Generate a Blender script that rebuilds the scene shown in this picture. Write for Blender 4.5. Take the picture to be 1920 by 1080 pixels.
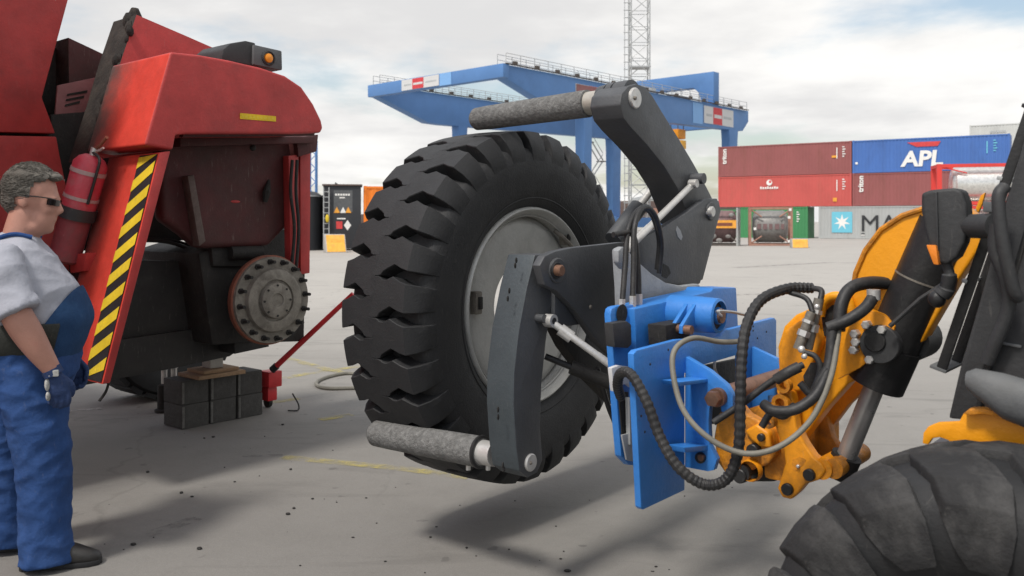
import bpy, bmesh, math, random
from mathutils import Vector, Matrix, noise
random.seed(7)
for o in list(bpy.data.objects): bpy.data.objects.remove(o)
sc = bpy.context.scene
col = sc.collection
R = math.radians
# ------------------------------------------------------------------ camera
F, H, HY = 1660.0, 1.55, 415.0          # focal length in photo pixels, eye height, horizon row
cam = bpy.data.cameras.new('camera'); camo = bpy.data.objects.new('camera', cam); col.objects.link(camo)
camo.location = (0, 0, H); camo.rotation_euler = (R(90), 0, 0)
cam.sensor_width = 36; cam.lens = 36*F/1920; cam.shift_y = -(540-HY)/1920
cam.clip_start = 0.05; cam.clip_end = 5000
cam.dof.use_dof = True; cam.dof.focus_distance = 4.4; cam.dof.aperture_fstop = 5.0
sc.camera = camo
sc.render.resolution_x, sc.render.resolution_y = 1024, 576
# ------------------------------------------------------------------ site axes: A across the machines, D along them
PHI = R(40)
A = Vector((math.cos(PHI), -math.sin(PHI), 0)); D = Vector((math.sin(PHI), math.cos(PHI), 0)); Z = Vector((0, 0, 1))
# ------------------------------------------------------------------ sky and sun
SUN_EL = R(57)
sun_dir = (-D*math.cos(SUN_EL) + Z*math.sin(SUN_EL)).normalized()     # towards the sun
w = bpy.data.worlds.new('World'); sc.world = w; w.use_nodes = True
nt = w.node_tree; N = nt.nodes; L = nt.links; N.clear()
out = N.new('ShaderNodeOutputWorld'); mixs = N.new('ShaderNodeMixShader')
b1 = N.new('ShaderNodeBackground'); b2 = N.new('ShaderNodeBackground')
sky = N.new('ShaderNodeTexSky'); sky.sky_type = 'NISHITA'; sky.sun_disc = False
sky.sun_elevation = SUN_EL; sky.sun_rotation = math.atan2(sun_dir.x, sun_dir.y); sky.air_density = 1.3; sky.dust_density = 2.0
b1.inputs[1].default_value = 0.14; L.new(sky.outputs[0], b1.inputs[0])
tc = N.new('ShaderNodeTexCoord'); sep = N.new('ShaderNodeSeparateXYZ'); L.new(tc.outputs['Generated'], sep.inputs[0])
def wm(op, a, b=None):
    m = N.new('ShaderNodeMath'); m.operation = op
    for i, x in enumerate((a, b)):
        if x is None: continue
        if isinstance(x, (int, float)): m.inputs[i].default_value = x
        else: L.new(x, m.inputs[i])
    return m.outputs[0]
den = wm('ADD', wm('MAXIMUM', sep.outputs[2], 0.0), 0.16)
cmb = N.new('ShaderNodeCombineXYZ'); L.new(wm('DIVIDE', sep.outputs[0], den), cmb.inputs[0]); L.new(wm('DIVIDE', sep.outputs[1], den), cmb.inputs[1])
cmb.inputs[2].default_value = 3.7
def wnoise(scale, detail, rough, dist=0.0):
    n = N.new('ShaderNodeTexNoise'); n.inputs['Scale'].default_value = scale; n.inputs['Detail'].default_value = detail
    n.inputs['Roughness'].default_value = rough; n.inputs['Distortion'].default_value = dist
    L.new(cmb.outputs[0], n.inputs['Vector']); return n.outputs[0]
def wramp(x, p0, p1, c0, c1):
    r = N.new('ShaderNodeValToRGB'); r.color_ramp.elements[0].position = p0; r.color_ramp.elements[1].position = p1
    r.color_ramp.elements[0].color = c0; r.color_ramp.elements[1].color = c1; r.color_ramp.interpolation = 'EASE'
    L.new(x, r.inputs[0]); return r.outputs[0]
cover = wramp(wnoise(0.75, 7, 0.56, 0.1), 0.38, 0.54, (0.12, 0.12, 0.12, 1), (1, 1, 1, 1))
tone = wramp(wnoise(0.95, 7, 0.55, 0.1), 0.34, 0.62, (0.72, 0.715, 0.715, 1), (0.98, 0.965, 0.94, 1))
L.new(tone, b2.inputs[0]); b2.inputs[1].default_value = 1.0
L.new(cover, mixs.inputs[0]); L.new(b1.outputs[0], mixs.inputs[1]); L.new(b2.outputs[0], mixs.inputs[2]); L.new(mixs.outputs[0], out.inputs[0])
sl = bpy.data.lights.new('sun', 'SUN'); sl.energy = 2.8; sl.angle = R(9); sl.color = (1, 0.95, 0.88)
so = bpy.data.objects.new('sun', sl); col.objects.link(so); so.location = (0, 0, 30)
so.rotation_euler = (-sun_dir).to_track_quat('-Z', 'Y').to_euler()
vs = sc.view_settings; vs.view_transform = 'Standard'; vs.look = 'None'; vs.gamma = 1; vs.use_curve_mapping = False; vs.exposure = 0.1
sc.render.engine = 'CYCLES'
# ------------------------------------------------------------------ points from measurements in the photograph
def W(u, v, z): return A*u + D*v + Z*z
def ray(px, py): return Vector(((px-960)/F, 1.0, -(py-HY)/F))
EYE = Vector((0, 0, H))
def PU(px, py, u): r = ray(px, py); return EYE + r*(u/r.dot(A))
def PV(px, py, v): r = ray(px, py); return EYE + r*(v/r.dot(D))
def PY(px, py, y): return EYE + ray(px, py)*y
def PG(px, py, z=0.0): r = ray(px, py); return EYE + r*((z-H)/r.z)
# ------------------------------------------------------------------ materials
MATS = {}
def base_mat(name):
    m = bpy.data.materials.new(name); m.use_nodes = True; MATS[name] = m
    return m, m.node_tree.nodes, m.node_tree.links, m.node_tree.nodes['Principled BSDF']
def ramp(n, l, src, p0, p1, c0=(0, 0, 0, 1), c1=(1, 1, 1, 1)):
    r = n.new('ShaderNodeValToRGB'); e = r.color_ramp.elements
    e[0].position, e[1].position, e[0].color, e[1].color = p0, p1, c0, c1
    l.new(src, r.inputs[0]); return r.outputs[0]
def nz(n, l, vec, scale, detail=5, rough=0.6, dist=0.0):
    t = n.new('ShaderNodeTexNoise'); t.inputs['Scale'].default_value = scale; t.inputs['Detail'].default_value = detail
    t.inputs['Roughness'].default_value = rough; t.inputs['Distortion'].default_value = dist
    l.new(vec, t.inputs['Vector']); return t.outputs[0]
def mixc(n, l, fac, a, b):
    m = n.new('ShaderNodeMix'); m.data_type = 'RGBA'
    if isinstance(fac, (int, float)): m.inputs[0].default_value = fac
    else: l.new(fac, m.inputs[0])
    for i, x in ((6, a), (7, b)):
        if isinstance(x, tuple): m.inputs[i].default_value = (*x[:3], 1)
        else: l.new(x, m.inputs[i])
    return m.outputs[2]
def mth(n, l, op, a, b):
    m = n.new('ShaderNodeMath'); m.operation = op; m.use_clamp = False
    for i, x in enumerate((a, b)):
        if isinstance(x, (int, float)): m.inputs[i].default_value = x
        else: l.new(x, m.inputs[i])
    return m.outputs[0]
def paint(name, rgb, rough=0.45, metal=0.0, var=0.22, grime=(0.05, 0.045, 0.04), gamt=0.35, gscale=3.0, vscale=6.0, bump=0.05, bscale=60, spec=0.4, stretch=None, grad=None):
    """paint / rubber / metal with uneven colour, grime patches, fine relief. grad=(axis, start, end): soot that thickens along one side"""
    m, n, l, p = base_mat(name)
    t = n.new('ShaderNodeTexCoord'); vec = t.outputs['Object']
    if stretch:
        mp = n.new('ShaderNodeMapping'); mp.inputs['Scale'].default_value = stretch; l.new(vec, mp.inputs[0]); vs_ = mp.outputs[0]
    else: vs_ = vec
    dark = tuple(c*(1-var) for c in rgb); lite = tuple(min(1, c*(1+var*0.6)) for c in rgb)
    c = mixc(n, l, ramp(n, l, nz(n, l, vec, vscale), 0.3, 0.7), dark, lite)
    g = ramp(n, l, nz(n, l, vs_, gscale, 8, 0.7, 0.4), 0.62-gamt*0.35, 0.75)
    gf = mth(n, l, 'MULTIPLY', g, min(1, gamt*1.6))
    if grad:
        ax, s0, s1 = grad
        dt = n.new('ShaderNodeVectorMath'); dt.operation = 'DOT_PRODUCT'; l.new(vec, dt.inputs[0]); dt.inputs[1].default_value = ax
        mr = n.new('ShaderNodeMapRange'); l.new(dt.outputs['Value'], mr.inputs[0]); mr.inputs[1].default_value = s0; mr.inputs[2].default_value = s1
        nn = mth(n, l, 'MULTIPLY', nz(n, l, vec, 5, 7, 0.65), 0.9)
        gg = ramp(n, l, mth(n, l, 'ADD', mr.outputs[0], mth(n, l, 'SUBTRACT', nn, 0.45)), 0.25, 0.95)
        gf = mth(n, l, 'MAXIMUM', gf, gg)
    c = mixc(n, l, gf, c, grime)
    if gamt and bump:      # fine dust, scuffs and scratches
        mq = n.new('ShaderNodeMapping'); mq.inputs['Rotation'].default_value = (0.6, 0.4, 0.9); mq.inputs['Scale'].default_value = (1, 14, 1.5); l.new(vec, mq.inputs[0])
        sc1 = ramp(n, l, nz(n, l, mq.outputs[0], gscale*1.6+3, 5, 0.75), 0.60, 0.70); sc2 = ramp(n, l, nz(n, l, vec, 38, 4, 0.7), 0.52, 0.78)
        dust = tuple(0.55*a_+0.45*b_ for a_, b_ in zip(rgb, (0.30, 0.28, 0.25)))
        c = mixc(n, l, mth(n, l, 'MULTIPLY', sc1, min(0.5, gamt*0.9)), c, dust); c = mixc(n, l, mth(n, l, 'MULTIPLY', sc2, min(0.4, gamt*0.6)), c, tuple(x*0.55 for x in rgb))
    l.new(c, p.inputs['Base Color'])
    rr = n.new('ShaderNodeMapRange'); l.new(nz(n, l, vec, vscale*2.3), rr.inputs[0])
    rr.inputs[3].default_value = max(0.05, rough-0.13); rr.inputs[4].default_value = min(1, rough+0.17); l.new(rr.outputs[0], p.inputs['Roughness'])
    p.inputs['Metallic'].default_value = metal; p.inputs['Specular IOR Level'].default_value = spec
    if bump:
        b = n.new('ShaderNodeBump'); b.inputs['Strength'].default_value = min(1, bump*4); b.inputs['Distance'].default_value = 0.01
        l.new(nz(n, l, vec, bscale, 6, 0.65), b.inputs['Height']); l.new(b.outputs[0], p.inputs['Normal'])
    return m
paint('red', (0.43, 0.042, 0.040), 0.48, gamt=0.28, grime=(0.13, 0.035, 0.035), gscale=1.6)
paint('red_lit_sooty', (0.62, 0.060, 0.040), 0.42, gamt=0.12, grime=(0.085, 0.062, 0.055), gscale=2.0, grad=(tuple(-A), -0.50, -0.02))  # sunlit copy of red, brightness put into its colour, plus soot along one side
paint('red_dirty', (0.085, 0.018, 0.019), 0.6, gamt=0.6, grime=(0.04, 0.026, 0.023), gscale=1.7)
paint('soot', (0.022, 0.02, 0.018), 0.85, gamt=0.5, grime=(0.07, 0.06, 0.05), gscale=5, bump=0.2, bscale=25)
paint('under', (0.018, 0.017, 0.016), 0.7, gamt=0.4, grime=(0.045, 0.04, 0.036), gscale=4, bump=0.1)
paint('chassis', (0.022, 0.021, 0.021), 0.6, gamt=0.4, grime=(0.04, 0.037, 0.034), gscale=2.5)
paint('hubgrey', (0.23, 0.21, 0.18), 0.6, metal=0.2, gamt=0.55, grime=(0.05, 0.04, 0.033), gscale=9, bump=0.1)
paint('rust', (0.22, 0.075, 0.045), 0.75, gamt=0.4, grime=(0.09, 0.04, 0.03), gscale=9, bump=0.15)
paint('rustpin', (0.24, 0.13, 0.085), 0.5, metal=0.5, gamt=0.4, gscale=14)
paint('haz_yellow', (0.72, 0.52, 0.03), 0.5, gamt=0.3, grime=(0.25, 0.19, 0.05), gscale=12)
paint('haz_black', (0.02, 0.02, 0.022), 0.5, gamt=0.2)
paint('decal_yellow', (0.75, 0.5, 0.01), 0.5, gamt=0.1)
paint('decal_faded', (0.30, 0.13, 0.13), 0.6, gamt=0.3)
paint('rubber', (0.021, 0.0215, 0.023), 0.6, var=0.18, gamt=0.26, grime=(0.036, 0.036, 0.036), gscale=4, bump=0.06, bscale=90, spec=0.35)
paint('rubber_dusty', (0.022, 0.022, 0.023), 0.75, var=0.3, gamt=0.48, grime=(0.145, 0.142, 0.137), gscale=2.4, bump=0.12, bscale=45)
paint('rim', (0.45, 0.45, 0.43), 0.5, metal=0.25, var=0.12, gamt=0.35, grime=(0.25, 0.245, 0.23), gscale=5, bump=0.06)
paint('handler', (0.064, 0.067, 0.072), 0.45, var=0.15, gamt=0.25, grime=(0.09, 0.09, 0.09), gscale=5, spec=0.5)
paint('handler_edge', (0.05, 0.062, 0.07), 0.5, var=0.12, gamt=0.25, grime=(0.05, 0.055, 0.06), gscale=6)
paint('handler_grey', (0.30, 0.315, 0.33), 0.45, var=0.15, gamt=0.3, grime=(0.13, 0.13, 0.13), gscale=5)
paint('fibre', (0.21, 0.21, 0.205), 0.9, var=0.35, vscale=45, gamt=0.6, grime=(0.10, 0.10, 0.098), gscale=30, bump=0.45, bscale=75, spec=0.15)
paint('sleeve', (0.52, 0.49, 0.43), 0.4, metal=0.3, gamt=0.2)
paint('steel', (0.60, 0.59, 0.57), 0.35, metal=0.45, gamt=0.25, grime=(0.2, 0.18, 0.16), gscale=12)
paint('chrome', (0.42, 0.41, 0.40), 0.28, metal=0.55, gamt=0.25, grime=(0.16, 0.12, 0.1), gscale=6, bump=0)
paint('blue', (0.035, 0.20, 0.58), 0.38, var=0.12, gamt=0.14, grime=(0.03, 0.09, 0.25), gscale=4, spec=0.5)
paint('yellow', (0.80, 0.30, 0.008), 0.42, var=0.12, gamt=0.45, grime=(0.16, 0.075, 0.02), gscale=6, spec=0.45)
paint('yellow_clean', (0.83, 0.33, 0.008), 0.4, var=0.08, gamt=0.1, grime=(0.4, 0.2, 0.02), gscale=4)
paint('yellow_greasy', (0.72, 0.27, 0.015), 0.45, gamt=0.6, grime=(0.07, 0.045, 0.025), gscale=11, bump=0.12)
paint('blacksteel', (0.017, 0.017, 0.018), 0.4, gamt=0.3, grime=(0.05, 0.048, 0.045), gscale=5)
paint('plastic', (0.035, 0.036, 0.038), 0.55, gamt=0.3, grime=(0.06, 0.06, 0.06), gscale=5)
paint('greyplastic', (0.10, 0.105, 0.11), 0.6, gamt=0.3, grime=(0.14, 0.14, 0.13))
paint('hose', (0.022, 0.022, 0.023), 0.5, gamt=0.35, grime=(0.08, 0.075, 0.07), gscale=14)
paint('greyhose', (0.19, 0.18, 0.15), 0.55, gamt=0.3)
paint('amber', (0.75, 0.22, 0.02), 0.25, gamt=0.15)
paint('lampamber', (0.85, 0.30, 0.02), 0.3, gamt=0.1)
paint('block', (0.075, 0.072, 0.068), 0.85, gamt=0.5, grime=(0.035, 0.033, 0.031), gscale=7, bump=0.3, bscale=30)
paint('block_edge', (0.17, 0.165, 0.155), 0.85, gamt=0.6, grime=(0.07, 0.066, 0.06), gscale=14, bump=0.2)
paint('decal_brown', (0.085, 0.06, 0.052), 0.7, gamt=0.5, grime=(0.16, 0.12, 0.11), gscale=8)
paint('timber', (0.34, 0.22, 0.13), 0.8, gamt=0.4, grime=(0.14, 0.095, 0.06), gscale=6, stretch=(1, 9, 9), bump=0.15)
paint('jackred', (0.55, 0.03, 0.035), 0.4, gamt=0.2, grime=(0.2, 0.03, 0.03))
paint('sheet', (0.62, 0.60, 0.57), 0.6, gamt=0.2, grime=(0.4, 0.38, 0.35), bump=0.3, bscale=18)
paint('ext_red', (0.50, 0.05, 0.075), 0.35, gamt=0.45, grime=(0.36, 0.17, 0.17), gscale=7)
paint('ext_band', (0.42, 0.30, 0.29), 0.6, gamt=0.4, grime=(0.32, 0.12, 0.12), gscale=12)
paint('ext_red_old', (0.26, 0.05, 0.06), 0.6, gamt=0.5, grime=(0.11, 0.07, 0.065), gscale=6)
paint('gantry_blue', (0.095, 0.215, 0.46), 0.5, var=0.1, gamt=0.2, grime=(0.05, 0.11, 0.25), gscale=0.25, vscale=0.4, bump=0)  # paled blue: distance haze is put into the paint colour
paint('gantry_light', (0.20, 0.40, 0.72), 0.5, var=0.08, gamt=0.1, bump=0)
paint('galv', (0.44, 0.45, 0.45), 0.5, metal=0.3, gamt=0.2, bump=0)
paint('sign_white', (0.60, 0.60, 0.60), 0.5, var=0.05, gamt=0.15, grime=(0.5, 0.5, 0.5), bump=0)
paint('sign_red', (0.60, 0.05, 0.06), 0.5, gamt=0.1, bump=0)
paint('sign_grey', (0.45, 0.47, 0.48), 0.6, gamt=0.1, bump=0)
paint('mark_white', (0.80, 0.79, 0.76), 0.5, var=0.08, gamt=0.15, grime=(0.5, 0.45, 0.42), bump=0)
paint('mark_black', (0.03, 0.032, 0.035), 0.5, gamt=0.1, bump=0)
paint('mark_red', (0.62, 0.06, 0.06), 0.5, gamt=0.1, bump=0)
paint('mark_cyan', (0.16, 0.52, 0.66), 0.5, var=0.06, gamt=0.1, bump=0)
paint('mark_orange', (0.80, 0.36, 0.05), 0.5, gamt=0.15, bump=0)
def cont(name, rgb, grime): paint(name, rgb, 0.55, var=0.10, vscale=0.5, gamt=0.32, grime=grime, gscale=0.7, stretch=(1, 1, 0.3), bump=0)
cont('c_brown', (0.29, 0.095, 0.093), (0.19, 0.075, 0.055)); cont('c_red', (0.54, 0.10, 0.088), (0.38, 0.11, 0.08))
cont('c_blue', (0.065, 0.16, 0.45), (0.05, 0.10, 0.26)); cont('c_grey', (0.40, 0.415, 0.41), (0.30, 0.29, 0.27))
cont('c_green', (0.055, 0.24, 0.095), (0.05, 0.14, 0.07)); cont('c_white', (0.58, 0.59, 0.57), (0.4, 0.4, 0.38))
cont('c_black', (0.033, 0.035, 0.04), (0.06, 0.06, 0.06)); cont('c_orange', (0.85, 0.22, 0.02), (0.5, 0.16, 0.03))
cont('c_dark', (0.12, 0.085, 0.075), (0.07, 0.055, 0.05)); cont('c_frame_red', (0.68, 0.055, 0.045), (0.4, 0.06, 0.05))
paint('tank_silver', (0.70, 0.69, 0.66), 0.3, metal=0.6, gamt=0.3, grime=(0.5, 0.47, 0.44), gscale=0.6, bump=0)
paint('tank_dull', (0.24, 0.235, 0.225), 0.5, metal=0.2, gamt=0.5, grime=(0.15, 0.12, 0.115), gscale=0.9, bump=0)
paint('tank_brown', (0.19, 0.115, 0.115), 0.55, gamt=0.5, grime=(0.10, 0.08, 0.075), gscale=0.9, bump=0)
paint('frame_pink', (0.36, 0.19, 0.14), 0.6, gamt=0.4, grime=(0.22, 0.13, 0.10), gscale=0.8, bump=0)
paint('frame_dark', (0.09, 0.075, 0.065), 0.6, gamt=0.4, bump=0)
paint('barrier', (0.82, 0.42, 0.06), 0.6, gamt=0.35, grime=(0.55, 0.34, 0.13), gscale=2, bump=0.1)
paint('concrete_side', (0.42, 0.40, 0.37), 0.8, gamt=0.3, grime=(0.3, 0.28, 0.26), gscale=2)
# people
paint('skin', (0.44, 0.225, 0.17), 0.5, var=0.12, vscale=9, gamt=0.25, grime=(0.40, 0.15, 0.115), gscale=9, bump=0.04, bscale=120)
paint('hair', (0.11, 0.10, 0.085), 0.55, var=0.35, vscale=45, gamt=0.5, grime=(0.21, 0.19, 0.165), gscale=14, bump=0.25, bscale=150, stretch=(0.4, 1.6, 1.6))
paint('shirt', (0.36, 0.37, 0.42), 0.85, var=0.07, gamt=0.15, grime=(0.29, 0.30, 0.34), gscale=3, bump=0.10, bscale=30, spec=0.15)
paint('overall', (0.028, 0.068, 0.195), 0.85, var=0.22, vscale=8, gamt=0.35, grime=(0.045, 0.092, 0.235), gscale=6, bump=0.16, bscale=22, spec=0.15)
paint('bib', (0.022, 0.056, 0.135), 0.85, var=0.2, gamt=0.3, grime=(0.04, 0.10, 0.22), gscale=5, bump=0.1, bscale=24, spec=0.15)
paint('belt', (0.028, 0.03, 0.026), 0.8, gamt=0.3, bump=0.1)
paint('glove', (0.022, 0.045, 0.125), 0.8, gamt=0.25, bump=0.15, bscale=60)
paint('glove_palm', (0.42, 0.42, 0.40), 0.8, gamt=0.4, grime=(0.06, 0.06, 0.06), gscale=40)
paint('shoe', (0.022, 0.021, 0.020), 0.45, gamt=0.4, grime=(0.06, 0.055, 0.05))
paint('lens', (0.012, 0.009, 0.008), 0.12, gamt=0.1, bump=0, spec=0.7)
def ground_mat():
    m, n, l, p = base_mat('concrete')
    t = n.new('ShaderNodeTexCoord'); v = t.outputs['Object']
    c = mixc(n, l, ramp(n, l, nz(n, l, v, 0.16, 8, 0.62, 0.3), 0.33, 0.68), (0.245, 0.235, 0.222), (0.335, 0.325, 0.305))
    c = mixc(n, l, mth(n, l, 'MULTIPLY', ramp(n, l, nz(n, l, v, 2.6, 9, 0.72), 0.45, 0.75), 0.45), c, (0.19, 0.182, 0.17))
    c = mixc(n, l, mth(n, l, 'MULTIPLY', ramp(n, l, nz(n, l, v, 60, 3, 0.7), 0.4, 0.7), 0.25), c, (0.36, 0.35, 0.33))
    # vignette-like shading put into the colour: darker near the camera, paler far off
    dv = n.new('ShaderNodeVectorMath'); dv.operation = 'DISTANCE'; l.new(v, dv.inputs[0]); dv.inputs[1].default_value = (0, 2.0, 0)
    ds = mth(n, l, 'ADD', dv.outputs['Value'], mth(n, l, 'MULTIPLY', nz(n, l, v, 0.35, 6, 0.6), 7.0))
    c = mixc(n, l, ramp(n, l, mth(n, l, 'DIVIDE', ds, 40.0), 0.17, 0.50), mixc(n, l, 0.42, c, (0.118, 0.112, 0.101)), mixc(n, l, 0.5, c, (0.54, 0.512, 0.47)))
    # oily stains and scuff streaks
    mp = n.new('ShaderNodeMapping'); mp.inputs['Scale'].default_value = (0.55, 2.6, 1); mp.inputs['Rotation'].default_value = (0, 0, R(-35)); l.new(v, mp.inputs[0])
    s = ramp(n, l, nz(n, l, mp.outputs[0], 1.1, 7, 0.7, 0.8), 0.56, 0.72)
    c = mixc(n, l, mth(n, l, 'MULTIPLY', s, 0.55), c, (0.135, 0.13, 0.122))
    sp = ramp(n, l, nz(n, l, v, 7.5, 2, 0.5), 0.70, 0.735)
    c = mixc(n, l, mth(n, l, 'MULTIPLY', sp, 0.6), c, (0.11, 0.105, 0.10))
    # hairline cracks and fine aggregate
    nd = n.new('ShaderNodeVectorMath'); nd.operation = 'MULTIPLY_ADD'; nn_ = n.new('ShaderNodeTexNoise'); nn_.inputs['Scale'].default_value = 1.3; nn_.inputs['Detail'].default_value = 6; l.new(v, nn_.inputs['Vector'])
    l.new(nn_.outputs['Color'], nd.inputs[0]); nd.inputs[1].default_value = (1.1, 1.1, 0); l.new(v, nd.inputs[2])
    vo = n.new('ShaderNodeTexVoronoi'); vo.feature = 'DISTANCE_TO_EDGE'; vo.inputs['Scale'].default_value = 0.33; l.new(nd.outputs[0], vo.inputs['Vector'])
    ck = mth(n, l, 'MULTIPLY', ramp(n, l, vo.outputs['Distance'], 0.0, 0.007, (1, 1, 1, 1), (0, 0, 0, 1)), ramp(n, l, nz(n, l, v, 0.5, 3, 0.5), 0.45, 0.6))
    c = mixc(n, l, mth(n, l, 'MULTIPLY', ck, 0.3), c, (0.09, 0.085, 0.078))
    ag = ramp(n, l, nz(n, l, v, 170, 2, 0.6), 0.35, 0.7); c = mixc(n, l, mth(n, l, 'MULTIPLY', ag, 0.28), c, (0.10, 0.095, 0.088))
    l.new(c, p.inputs['Base Color']); p.inputs['Roughness'].default_value = 0.88; p.inputs['Specular IOR Level'].default_value = 0.25
    b = n.new('ShaderNodeBump'); b.inputs['Strength'].default_value = 0.35; b.inputs['Distance'].default_value = 0.012
    h = mth(n, l, 'ADD', nz(n, l, v, 30, 8, 0.7), mth(n, l, 'MULTIPLY', nz(n, l, v, 2.2, 6, 0.6), 2.0)); l.new(h, b.inputs['Height']); l.new(b.outputs[0], p.inputs['Normal'])
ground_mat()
def line_mat(name, rgb, p0, p1):
    m, n, l, p = base_mat(name)
    t = n.new('ShaderNodeTexCoord'); v = t.outputs['Object']
    p.inputs['Base Color'].default_value = (*rgb, 1); p.inputs['Roughness'].default_value = 0.85
    a = ramp(n, l, nz(n, l, v, 6, 9, 0.75), p0, p1); l.new(mth(n, l, 'MULTIPLY', a, 0.55), p.inputs['Alpha'])
line_mat('line_yellow', (0.50, 0.42, 0.12), 0.42, 0.62); line_mat('line_white', (0.55, 0.54, 0.52), 0.35, 0.55); line_mat('scuff', (0.07, 0.068, 0.065), 0.45, 0.65)
# ------------------------------------------------------------------ mesh building
def children(o): return [c for c in bpy.data.objects if c.parent == o]
def top(o):
    while o.parent: o = o.parent
    return o
def tag(o, label=None, cat=None, group=None, kind=None):
    if label: o['label'] = label
    if cat: o['category'] = cat
    if group: o['group'] = group
    if kind: o['kind'] = kind
    return o
def thing(name, label, cat, loc, group=None):
    o = bpy.data.objects.new(name, None); col.objects.link(o); o.location = loc; o.empty_display_size = 0.1
    return tag(o, label, cat, group)
def link_mesh(name, me, mat, parent=None, origin=None):
    if isinstance(mat, str): mat = [mat]
    for mm in mat: me.materials.append(MATS[mm])
    o = bpy.data.objects.new(name, me); col.objects.link(o)
    if parent is not None:
        o.parent = parent; off = top(parent).location
    else:
        off = Vector(origin) if origin is not None else Vector((0, 0, 0)); o.location = off
    me.transform(Matrix.Translation(-Vector(off)))
    return o
def perp(d):
    d = d.normalized(); a = Z if abs(d.z) < 0.9 else Vector((1, 0, 0))
    x = d.cross(a).normalized(); return x, d.cross(x).normalized()
def cr(pts, n=8):
    """smooth curve through the points"""
    pts = [Vector(p) for p in pts]; P = [pts[0]*2-pts[1]] + pts + [pts[-1]*2-pts[-2]]; o = []
    for i in range(1, len(P)-2):
        for k in range(n):
            t = k/n; a, b, c, d = P[i-1:i+3]
            o.append(0.5*((2*b)+(c-a)*t+(2*a-5*b+4*c-d)*t*t+(3*b-a-3*c+d)*t**3))
    return o+[pts[-1]]
class MB:
    def __init__(s): s.bm = bmesh.new(); s.mi = 0
    def face(s, vs):
        try: f = s.bm.faces.new(vs); f.material_index = s.mi; return f
        except ValueError: return None
    def hexa(s, p):
        v = [s.bm.verts.new(q) for q in p]
        for f in ((0, 3, 2, 1), (4, 5, 6, 7), (0, 1, 5, 4), (1, 2, 6, 5), (2, 3, 7, 6), (3, 0, 4, 7)): s.face([v[i] for i in f])
        return s
    def boxv(s, o, x, y, z):
        o = Vector(o); return s.hexa([o, o+x, o+x+y, o+y, o+z, o+x+z, o+x+y+z, o+y+z])
    def box(s, u0, u1, v0, v1, z0, z1): return s.boxv(W(u0, v0, z0), A*(u1-u0), D*(v1-v0), Z*(z1-z0))
    def prism(s, pts, vec):
        a = [s.bm.verts.new(p) for p in pts]; b = [s.bm.verts.new(Vector(p)+vec) for p in pts]; n = len(a)
        s.face(a[::-1]); s.face(b)
        for i in range(n): s.face([a[i], a[(i+1) % n], b[(i+1) % n], b[i]])
        return s
    def rings(s, rs, cap=True, closed=True):
        V = [[s.bm.verts.new(p) for p in r] for r in rs]
        for a, b in zip(V, V[1:]):
            n = len(a)
            for i in range(n if closed else n-1): s.face([a[i], a[(i+1) % n], b[(i+1) % n], b[i]])
        if cap: s.face(V[0][::-1]); s.face(V[-1])
        return s
    def tube(s, path, r, n=10, cap=True):
        path = [Vector(p) for p in path]; m = len(path); rs = r if isinstance(r, (list, tuple)) else [r]*m
        t0 = (path[1]-path[0]).normalized(); x, y = perp(t0); out_ = []
        for i, p in enumerate(path):
            t = (path[min(i+1, m-1)]-path[max(i-1, 0)])
            t = t.normalized() if t.length > 1e-9 else t0
            q = t0.rotation_difference(t); x = q @ x; y = q @ y; t0 = t
            out_.append([p+(x*math.cos(k*2*math.pi/n)+y*math.sin(k*2*math.pi/n))*rs[i] for k in range(n)])
        return s.rings(out_, cap)
    def cyl(s, p, q, r, n=20, r2=None): return s.tube([p, q], [r, r if r2 is None else r2], n)
    def lathe(s, prof, o, ax, n=32, loop=False, cap=False):
        ax = ax.normalized(); x, y = perp(ax); o = Vector(o)
        rs = [[o+ax*h+(x*math.cos(k*2*math.pi/n)+y*math.sin(k*2*math.pi/n))*r for k in range(n)] for h, r in prof]
        if loop: rs.append(rs[0])
        s.rings(rs, cap); 
        if loop: bmesh.ops.remove_doubles(s.bm, verts=s.bm.verts, dist=1e-6)
        return s
    def ball(s, c, rx, ry, rz, X=Vector((1, 0, 0)), Y=Vector((0, 1, 0)), Zv=Z, nu=16, nv=10):
        c = Vector(c); rs = []
        for j in range(1, nv):
            t = math.pi*j/nv
            rs.append([c+X*(rx*math.sin(t)*math.cos(k*2*math.pi/nu))+Y*(ry*math.sin(t)*math.sin(k*2*math.pi/nu))-Zv*(rz*math.cos(t)) for k in range(nu)])
        return s.rings(rs)
    def loft(s, secs, X, Y, n=16, p=2.0):
        """secs: (centre, rx, ry) rounded sections spanned by X and Y"""
        rs = []
        for c, rx, ry in secs:
            r = []
            for k in range(n):
                t = k*2*math.pi/n; ct, st = math.cos(t), math.sin(t)
                r.append(Vector(c)+X*(rx*math.copysign(abs(ct)**(2/p), ct))+Y*(ry*math.copysign(abs(st)**(2/p), st)))
            rs.append(r)
        return s.rings(rs)
    def mesh(s, name, bevel=0.0, seg=2, ang=38, smooth=True):
        bm = s.bm
        if bevel:
            bmesh.ops.recalc_face_normals(bm, faces=bm.faces)
            es = [e for e in bm.edges if len(e.link_faces) == 2 and e.calc_face_angle(0) > R(28)]
            bmesh.ops.bevel(bm, geom=es, offset=bevel, segments=seg, affect='EDGES', clamp_overlap=True, profile=0.6)
        bmesh.ops.recalc_face_normals(bm, faces=bm.faces)
        me = bpy.data.meshes.new(name); bm.to_mesh(me); bm.free()
        if smooth:
            me.shade_smooth(); me.set_sharp_from_angle(angle=R(ang))
        return me
    def build(s, name, mat, parent=None, bevel=0.0, seg=2, ang=38, smooth=True, origin=None):
        return link_mesh(name, s.mesh(name, bevel, seg, ang, smooth), mat, parent, origin)
def clone(o, parent, mat_local):
    c = o.copy(); col.objects.link(c); c.parent = parent; c.matrix_local = mat_local; return c
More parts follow.
